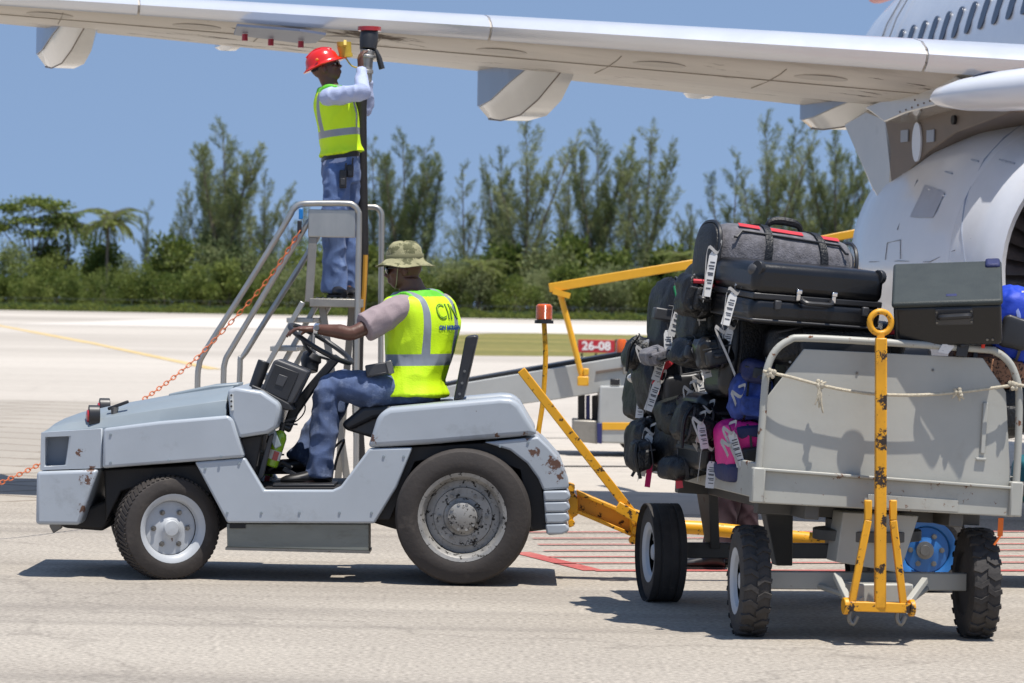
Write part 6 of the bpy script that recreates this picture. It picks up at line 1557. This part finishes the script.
def person(label, J, cloth):
    base = J['base']; t = thing('person', label, 'person', base)
    mb = MB(); mb.loft(smooth_rings(torso_rings(J)))
    for s in 'LR':
        sh, el, wr = J['sh' + s], J['el' + s], J['wr' + s]
        inn = sh.lerp(J['shoulder'], .45)
        mb.tube(catmull([inn, sh, sh.lerp(el, .5), el, el.lerp(wr, .35), wr], 4), [.05, .058, .05, .04, .043, .027], 12)
        mb.ball(sh, .06, 8); mb.ball(el, .041, 8)
        hd = J['hand' + s]; hand(mb, wr, *hd)
        hp, kn, an = J['hip' + s], J['kn' + s], J['an' + s]
        mb.tube(catmull([hp, hp.lerp(kn, .5), kn, kn.lerp(an, .35), an], 4), [.088, .078, .056, .056, .038], 14); mb.ball(hp, .09, 8); mb.ball(kn, .057, 8)
        ft = J['toe' + s]; mb.tube([an, an.lerp(ft, .4) - Vector((0, 0, .02)), ft], [.036, .036, .026], 10)
    M = head_shape(mb, J['head'], J['face'], J['crown'])
    mb.tube([J['neck'] - (J['head'] - J['neck']) * .3, J['head'] - M @ Vector((.02, 0, .04))], .056, 14)
    remesh('body', mb, M_skin, t, .0058, 2)
    # trousers
    mb = MB(); mb.loft(smooth_rings(torso_rings(J, .016, 0, 4)))
    for s in 'LR':
        hp, kn, an = J['hip' + s], J['kn' + s], J['an' + s]; w = cloth.get('leg', 1.0)
        mb.ball(hp, .102, 10); mb.ball(kn, .074 * w, 8)
        hem = an + (an - kn).normalized() * cloth.get('hem', .03)
        mb.tube(catmull([hp, hp.lerp(kn, .5), kn, kn.lerp(an, .4), hem], 4), [.102, .094, .075 * w, .072 * w, .076 * w], 18)
    remesh('trousers', mb, cloth['trousers'], t, .008, 1, .018, 12, 2.0, stretch=(1, 1, .8))
    # shirt with sleeves
    mb = MB(); mb.loft(smooth_rings(torso_rings(J, .014, 1 if cloth.get('untucked') else 2, 10)))
    for s in 'LR':
        sh, el, wr = J['sh' + s], J['el' + s], J['wr' + s]; inn = sh.lerp(J['shoulder'], .45)
        mb.ball(sh, .072, 10)
        if cloth['sleeve'] == 'long':
            mb.tube(catmull([inn, sh, sh.lerp(el, .5), el, el.lerp(wr, .5), wr], 4), [.064, .066, .058, .052, .05, .04], 16); mb.ball(el, .053, 8)
        else:
            e2 = sh.lerp(el, .76); mb.tube([inn, sh, sh.lerp(e2, .5), e2], [.07, .075, .075, .078], 18)
    remesh('shirt', mb, cloth['shirt'], t, .0075, 1, .013, 13, 5.0)
    # shoes
    for s in 'LR':
        an, ft = J['an' + s], J['toe' + s]; d = ft - an; d.z = 0; d.normalize(); sd = Vector((-d.y, d.x, 0)); z0 = J['floor' + s]
        heel = Vector((an.x, an.y, z0)) - d * .065; L_ = .285; rings = []
        for u, wd, h in ((0, .028, .05), (.06, .036, .085), (.22, .038, .10), (.38, .04, .088), (.55, .045, .068), (.75, .047, .055), (.9, .04, .045), (1, .02, .03)):
            c = heel + d * L_ * u; rings.append([c + sd * wd * math.cos(a) + Z * (h * (.5 + .5 * math.sin(a)) + .012) for a in [2 * math.pi * k / 14 for k in range(14)]])
        mb = MB(); mb.loft(smooth_rings(rings, 2)); sh_ = mb.build('shoe', M_shoe, t)
        mb = MB(); o = []
        for u, wd in ((0, .026), (.06, .038), (.25, .036), (.4, .037), (.6, .047), (.8, .049), (.93, .038), (1.0, .018)):
            o.append((u, wd))
        pts = [heel + d * L_ * u + sd * w_ for u, w_ in o] + [heel + d * L_ * u - sd * w_ for u, w_ in o[::-1]]
        mb.prism(pts, Z * .018); mb.build('sole', M_sole, sh_)
    return t, M

def make_vest(t, J, band, vw=.024, vl=.115, grow=.03, i0=1, i1=10, seed=1.0, low=0.0):
    """band = (z0, z1) heights of the reflective band along the torso axis"""
    up = (J['neck'] - J['pelvis']).normalized(); lc = J['left_c'].normalized(); lc = (lc - up * lc.dot(up)).normalized(); fw = lc.cross(up); o = J['pelvis']
    mb = MB(); rings = torso_rings(J, grow, i0, i1, pw=.85)
    if low: rings.insert(0, [p - up * low for p in torso_rings(J, grow + .022, i0, i0 + 1, pw=.85)[0]])
    mb.loft(smooth_rings(rings))
    for s in 'LR':
        sh = J['sh' + s]; mb.tube([J['shoulder'].lerp(sh, .3), J['shoulder'].lerp(sh, .82)], [.078, .088], 16)
    def post(bm):
        h = lambda p: (p - o).dot(up); l = lambda p: (p - o).dot(lc)
        cuts = [(o + up * band[0], up), (o + up * band[1], up)] + [(o + lc * x, lc) for x in (vl - vw, vl + vw, -vl - vw, -vl + vw)]
        for c, n in cuts: bmesh.ops.bisect_plane(bm, geom=bm.verts[:] + bm.edges[:] + bm.faces[:], plane_co=c, plane_no=n)
        top = (J['neck'] - o).dot(up)
        for f in bm.faces:
            c = f.calc_center_median(); hh = h(c); ll = l(c)
            if band[0] < hh < band[1]: f.material_index = 1
            elif hh > band[1] and abs(abs(ll) - vl) < vw: f.material_index = 1
            elif hh > top - .055: f.material_index = 2
    return remesh('vest', mb, [M_vest, M_refl, M_vestg], t, .0075, 2, .013, 8, seed, post=post, stretch=(1, 1, .6)), up, lc, fw

# ---- driver
D0 = 19.42
def D(x, y, d=D0): return P(x, y, d)
ft = R(34); faced = Vector((-math.cos(ft), math.sin(ft), 0)); leftd = Vector((-faced.y, faced.x, 0))
J = dict(base=Vector((D(405, 400).x, D0, .52)), pelvis=D(413, 389), waist=D(419, 362), chest=D(422, 328), shoulder=D(419, 301), neck=D(412, 287), head=D(404, 269),
         left_p=Vector((-.12, -1, 0)), left_c=leftd, bulk=1.2,
         shL=D(401, 308, 19.24), elL=D(353, 333, 19.12), wrL=D(315, 329, 19.17), shR=D(441, 306, 19.62), elR=D(430, 352, 19.74), wrR=D(392, 368, 19.66),
         handL=(Vector((-1, .12, .02)), Vector((.05, 0.1, -1)), Vector((0, 1, 0)), .42), handR=(Vector((-1, -.2, -.1)), Vector((0, 0, -1)), Vector((0, -1, 0)), .3),
         hipL=D(405, 391, 19.31), knL=D(329, 388, 19.2), anL=D(320, 474, 19.17), toeL=D(288, 482, 19.14), hipR=D(410, 391, 19.53), knR=D(346, 386, 19.72), anR=D(302, 459, 19.62), toeR=D(276, 464, 19.6),
         face=Vector((-1, -.02, -.12)), crown=Vector((0, 0, 1)))
J['floorL'] = D(300, 485.5, 19.17).z; J['floorR'] = D(300, 474, 19.62).z
t, M = person('seated driver in khaki bush hat, yellow vest and jeans steering the tractor', J, dict(trousers=M_jean2, shirt=M_shirt, sleeve='short', leg=1.02, hem=.02))
drv = t
vest, up, lc, fw = make_vest(t, J, (.135, .20), .021, .125, .032, 2, 10, 1.0, low=.085)
# printing on the back of the vest
dg = bpy.context.evaluated_depsgraph_get(); dg.update()
def project(name, body, size, c, right, upv, m, off=.003, bold=0.0, tgt=None, par=None, outline=False):
    tree = bvhtree.BVHTree.FromPolygons([v.co for v in tgt.data.vertices], [p.vertices for p in tgt.data.polygons]); w0 = world_loc(tgt)
    me = text_mesh(body, size, 0.0, bold); r = Vector(right).normalized(); u = Vector(upv).normalized(); n = r.cross(u).normalized()
    bm = bmesh.new(); bm.from_mesh(me); bpy.data.meshes.remove(me)
    bmesh.ops.triangulate(bm, faces=bm.faces); bmesh.ops.subdivide_edges(bm, edges=bm.edges, cuts=2)
    for v in bm.verts:
        p = Vector(c) + r * v.co.x + u * v.co.y - w0
        hit, nr, _, _ = tree.ray_cast(p + n * .5, -n)
        v.co = (hit if hit is not None else p) + n * off
    me = bpy.data.meshes.new(name); bm.to_mesh(me); bm.free()
    return finish(name, me, m, par, None, flat=True)
back = -fw if (-fw).y < 0 else fw
rt = up.cross(back); rt = rt if rt.x > 0 else -rt
bc = J['shoulder'].lerp(J['chest'], .35)
M_ltr = mat('printed green letters', (60, 110, 40), .6); M_ltb = mat('printed blue letters', (24, 74, 140), .6)
project('back_lettering', 'CIN', .125, bc + rt * .02 - up * .012, rt, up, M_ltr, .004, .001, vest, vest)
project('back_lettering', 'CIN', .125, bc + rt * .02 - up * .012, rt, up, M_vest, .006, -.0045, vest, vest)
project('back_lettering', 'ON MORGAN', .034, bc + rt * .03 - up * .1, rt, up, M_ltb, .004, .0022, vest, vest)
# hat
hc = J['head'] + Vector((.004, 0, .052)); tilt = Matrix.Rotation(R(-4), 3, 'Y')
rings = []; n = 40
for h_, r_ in ((-.012, .165), (-.016, .166), (-.010, .14), (.0, .112), (.012, .102), (.03, .1), (.06, .094), (.082, .082), (.095, .06), (.1, .03), (.101, .002)):
    ring = []
    for k in range(n):
        a = 2 * math.pi * k / n
        wv = (noise.noise(Vector((math.cos(a) * 1.3, math.sin(a) * 1.3, .5))) * .016 if r_ > .11 else noise.noise(Vector((math.cos(a) * 2.6, math.sin(a) * 2.6, h_ * 24))) * .013)
        dr_ = -.02 * max(0, (r_ - .11) / .055) * (1 if r_ > .11 else 0)
        ring.append(hc + tilt @ Vector((math.cos(a) * (r_ * 1.03 + (wv if r_ < .11 else 0)), math.sin(a) * r_ * .88, h_ + wv + dr_)))
    rings.append(ring)
mb = MB(); mb.loft(rings); hat = mb.build('bush_hat', M_hat, t, smooth=None)
mb = MB(); mb.lathe([(0, .1045), (.004, .106), (.022, .1045), (.026, .102)], hc + Vector((0, 0, .006)), tilt @ Vector((0, 0, 1)), 40, cap=False)
for v in mb.bm.verts: v.co.y = hc.y + (v.co.y - hc.y) * .885; v.co.x = hc.x + (v.co.x - hc.x) * 1.04
mb.build('hat_band', mat('darker khaki band', (116, 114, 84), .9, var=.15, vs=12), hat)
mb = MB(); mb.tube([J['head'] + Vector((-.03, -.085, .04)), J['head'] + Vector((-.035, -.078, -.02)), J['head'] + Vector((-.04, -.06, -.085)), J['head'] + Vector((-.05, 0, -.115))], .003, 5, smooth=3); mb.build('chin_cord', mat('khaki cord', (150, 146, 110), .9), t)
# sunglasses
mb = MB()
for e in (-1, 1):
    c = J['head'] + M @ Vector((.094, e * .034, .004)); mb.ball(c, (.012, .036, .027), 8, M)
sg = mb.bm
mb.build('sunglasses_lens', M_glass, t)
mb = MB(); mb.tube([J['head'] + M @ Vector(p) for p in ((.088, -.066, .012), (.05, -.082, .014), (-.004, -.09, .008))], .0075, 6); mb.build('temple_arm', M_blk, t)
mb = MB(); mb.tube([J['head'] + M @ Vector(p) for p in ((.088, .066, .012), (.05, .08, .012), (-.004, .088, .006))], .0045, 6); mb.build('temple_arm', M_blk, t)
# watch
mb = MB(); a_ = (J['elL'] - J['wrL']).normalized(); wq = J['wrL'] + a_ * .012; mb.lathe([(-.013, .031), (-.011, .034), (.011, .034), (.013, .031)], wq, a_, 20, cap=False); wt = mb.build('wrist_watch', M_gls, t)
mb = MB(); mb.lathe([(0, .016), (.012, .015)], wq + Vector((0, -.032, .006)), (0, -1, .2), 16); mb.build('watch_dial', M_steel, wt)
# two-way radio on his belt
tr = thing('handheld_radio', 'grey handheld radio on the belt of the driver', 'radio', D(380, 376, 19.2))
mb = MB(); mb.bar(D(366, 371.5, 19.185), D(389, 367.5, 19.185), .05, .07); mb.build('case', M_blk2, tr, bevel=.008)
mb = MB(); mb.bar(D(387, 368, 19.18), D(393, 366.5, 19.18), .052, .076); mb.build('end_cap', M_steel, tr, bevel=.006)
mb = MB(); mb.bar(D(369, 376, 19.16), D(386, 373, 19.16), .012, .012); mb.build('clip', M_blk, tr, bevel=.003)

# ---- refuelling worker on the platform
W0 = 24.48
def W(x, y, d=W0): return P(x, y, d)
ft = R(12); faced = Vector((math.cos(ft), math.sin(ft), 0)); leftd = Vector((-faced.y, faced.x, 0))
zf = P(336, 303, SD).z + .04
J = dict(base=Vector((W(340, 300).x, W0, zf)), pelvis=W(341, 170), waist=W(341, 147), chest=W(337, 117), shoulder=W(333, 96), neck=W(330, 84), head=W(325.5, 68),
         left_p=leftd, left_c=Vector((-.1, 1, 0)), bulk=.97,
         shR=W(330, 97, 24.3), elR=W(362, 92, 24.16), wrR=W(361, 70, 24.36), shL=W(339, 97, 24.64), elL=W(366, 108, 24.76), wrL=W(367, 81, 24.72),
         handR=(Vector((-.1, .25, 1)), Vector((.9, .5, .1)), Vector((-.6, .6, .2)), .55), handL=(Vector((-.05, -.2, 1)), Vector((0, -1, 0)), Vector((-1, 0, 0)), .7),
         hipR=W(337, 176, 24.37), knR=W(335, 226, 24.33), anR=W(334, 284, 24.36), toeR=W(341, 294, 24.22), hipL=W(345, 176, 24.58), knL=W(347, 227, 24.62), anL=W(346, 284, 24.62), toeL=W(354, 294, 24.45),
         face=Vector((.93, -.05, .36)), crown=Vector((-.36, 0, .93)))
J['floorL'] = J['floorR'] = zf
t, M = person('worker in red hard hat and yellow vest standing on the stair below the wing', J, dict(trousers=M_jean, shirt=M_shirtb, sleeve='long', leg=1.1, hem=.05))
face_parts(t, J['head'], M)
vest, up, lc, fw = make_vest(t, J, (.235, .285), .02, .12, .03, 3, 10, 4.0, low=.05)
mb = MB(); rr_ = torso_rings(J, .026, 2, 4); mid = [a.lerp(b, .25) for a, b in zip(rr_[0], rr_[1])]; mid2 = [a.lerp(b, .62) for a, b in zip(rr_[0], rr_[1])]
mb.loft([mid, mid2], cap=False); mb.build('belt', M_shoe, t)
# helmet
fz = M @ Vector((1, 0, 0)); uz = M @ Vector((0, 0, 1)); sz = M @ Vector((0, 1, 0)); hc = J['head'] + uz * .038 - fz * .008
rings = []; n = 36
for h_, r_, br in ((-.012, .128, 1), (-.008, .13, 1), (.0, .113, .4), (.012, .108, 0), (.045, .102, 0), (.08, .082, 0), (.1, .055, 0), (.109, .02, 0), (.11, .002, 0)):
    ring = []
    for k in range(n):
        a = 2 * math.pi * k / n; ex = 1.14 + br * (.26 * max(0, math.cos(a)) ** 2 + .06 * max(0, -math.cos(a)))
        ring.append(hc + fz * math.cos(a) * r_ * ex + sz * math.sin(a) * r_ * .98 + uz * (h_ - .012 * br * abs(math.cos(a))))
    rings.append(ring)
mb = MB(); mb.loft(rings); hl = mb.build('hard_hat', M_helm, t, smooth=1.2)
for e in (-.03, 0, .03):
    mb = MB(); mb.tube([hc + fz * x * .12 + sz * e + uz * (.112 - .052 * x * x - abs(e) * .12) for x in (-.8, -.4, 0, .4, .8)], .006, 6, smooth=2); mb.build('ridge', M_helm, hl)
mb = MB(); mb.ball(hc + sz * -.112 - fz * .02 + uz * .03, (.012, .006, .01), 6); mb.build('badge', mat('orange sticker', (236, 130, 40), .4), hl)
mb = MB(); c = J['head']
mb.ball(c + M @ Vector((-.024, 0, .02)), (.084, .076, .058), 8, M); mb.build('hair', M_hair, t)
mb = MB(); mb.tube([c + M @ Vector(p) for p in ((.098, -.05, .006), (.092, -.062, .006), (.03, -.084, .004))], .004, 6)
mb.build('spectacle_arm', M_blk, t)
for e in (-1, 1):
    mb = MB(); mb.ball(c + M @ Vector((.102, e * .033, .002)), (.006, .028, .02), 8, M); mb.build('spectacle_lens', M_glass, t)
for (x, y, d, h_, lb) in ((343, 179, 24.26, .13, 'black handheld radio hanging from the belt of the standing worker'), (350, 171, 24.3, .09, 'small black pouch on the belt of the standing worker')):
    tr = thing('handheld_radio' if h_ > .1 else 'belt_pouch', lb, 'radio' if h_ > .1 else 'pouch', W(x, y + 10, d))
    mb = MB(); mb.box(W(x, y, d), (.05, .035, h_)); mb.build('case', M_blk, tr, bevel=.008)
    mb = MB(); mb.tube([W(x, y, d) + Vector((.015, 0, h_ / 2)), W(x, y, d) + Vector((.02, 0, h_ / 2 + .05))], .006, 6); mb.build('antenna' if h_ > .1 else 'clip', M_blk, tr)
    mb = MB(); mb.box(W(x, y, d) + Vector((0, -.0185, -h_ * .15)), (.03, .004, h_ * .35)); mb.build('speaker_grille' if h_ > .1 else 'flap', M_blk2, tr, bevel=.002)

# ---- man standing behind the loaded cart (only his legs show)
B0 = 19.9
def Bq(x, y, d=B0): return P(x, y, d + .5)
leftd = Vector((0, -1, 0))
J = dict(base=Vector((Bq(735, 500).x, B0 + .5, 0)), pelvis=Bq(738, 418), waist=Bq(738, 396), chest=Bq(736, 352), shoulder=Bq(735, 328), neck=Bq(734, 312), head=Bq(731, 293),
         left_p=leftd, left_c=leftd, bulk=.95, shL=Bq(735, 331, 19.7), elL=Bq(728, 380, 19.66), wrL=Bq(716, 422, 19.68), shR=Bq(735, 331, 20.1), elR=Bq(730, 380, 20.14), wrR=Bq(718, 424, 20.1),
         handL=(Vector((-.1, 0, -1)), Vector((0, 1, 0)), Vector((-1, 0, 0)), .4), handR=(Vector((-.1, 0, -1)), Vector((0, -1, 0)), Vector((-1, 0, 0)), .4),
         hipL=Bq(737, 424, 19.8), knL=Bq(728, 494, 19.8), anL=Bq(714, 554, 19.78), toeL=Bq(692, 562, 19.78), hipR=Bq(739, 424, 20.0), knR=Bq(740, 494, 20.0), anR=Bq(748, 550, 20.0), toeR=Bq(728, 558, 20.0),
         face=Vector((-1, 0, 0)), crown=Vector((0, 0, 1)), floorL=0.0, floorR=0.0)
t, M = person('man in dark trousers and black shoes standing behind the loaded cart', J, dict(trousers=M_tra, shirt=M_shirtb, sleeve='long', leg=1.1, hem=.0))
face_parts(t, J['head'], M)
mb = MB(); mb.ball(J['head'] + M @ Vector((-.016, 0, .04)), (.098, .08, .085), 10, M); mb.build('hair', M_hair, t)
# ------------------------------------------------------------------ camera, light, view
cam = bpy.data.cameras.new('camera'); cam.lens = 120; cam.sensor_width = 36; cam.sensor_fit = 'HORIZONTAL'
cam.shift_y = -(341.5 - HZ) / 1024.0; cam.clip_end = 6000; cam.clip_start = 0.1
cam.dof.use_dof = True; cam.dof.focus_distance = 18.3; cam.dof.aperture_fstop = 7.0
co = bpy.data.objects.new('camera', cam); COL.objects.link(co); co.location = (0, 0, H); co.rotation_euler = (Matrix.Rotation(R(90), 3, 'X') @ Matrix.Rotation(ROLL, 3, 'Z')).to_euler()
scene.camera = co
SUN_EL = 74.0
sdir = Vector((math.cos(R(SUN_EL)) * math.sin(R(140)), math.cos(R(SUN_EL)) * math.cos(R(140)), math.sin(R(SUN_EL))))  # towards the sun, azimuth 125 from +Y clockwise
sl = bpy.data.lights.new('sun', 'SUN'); sl.energy = 4.7; sl.angle = R(0.5); sl.color = (1.0, .95, .88)
so = bpy.data.objects.new('sun', sl); COL.objects.link(so); so.rotation_euler = sdir.to_track_quat('Z', 'Y').to_euler(); so.location = sdir * 50
w = bpy.data.worlds.new('World'); scene.world = w; w.use_nodes = True
nt = w.node_tree; bg = nt.nodes['Background']
sk = nt.nodes.new('ShaderNodeTexSky'); sk.sky_type = 'NISHITA'; sk.sun_disc = False
sk.sun_elevation = R(SUN_EL); sk.sun_rotation = R(140); sk.air_density = 1.0; sk.dust_density = 0.0; sk.ozone_density = 3.0; sk.altitude = 0
tcn = nt.nodes.new('ShaderNodeTexCoord'); mpn = nt.nodes.new('ShaderNodeMapping'); mpn.inputs['Scale'].default_value = (1, 1, .8); mpn.inputs['Location'].default_value = (0, 0, .36)
nt.links.new(tcn.outputs['Generated'], mpn.inputs['Vector']); nt.links.new(mpn.outputs['Vector'], sk.inputs['Vector'])
hs = nt.nodes.new('ShaderNodeMix'); hs.data_type = 'RGBA'; hs.blend_type = 'MULTIPLY'; hs.inputs['Factor'].default_value = 1
hs.inputs['B'].default_value = (SKY_TINT if 'SKY_TINT' in globals() else (1.12, .99, .88)) + (1,)
nt.links.new(sk.outputs[0], hs.inputs['A']); nt.links.new(hs.outputs['Result'], bg.inputs['Color'])
bg.inputs['Strength'].default_value = 0.15
scene.view_settings.view_transform = 'Standard'; scene.view_settings.look = 'None'; scene.view_settings.gamma = 1
scene.view_settings.exposure = 0.3
scene.cycles.max_bounces = 8; scene.cycles.use_denoising = True
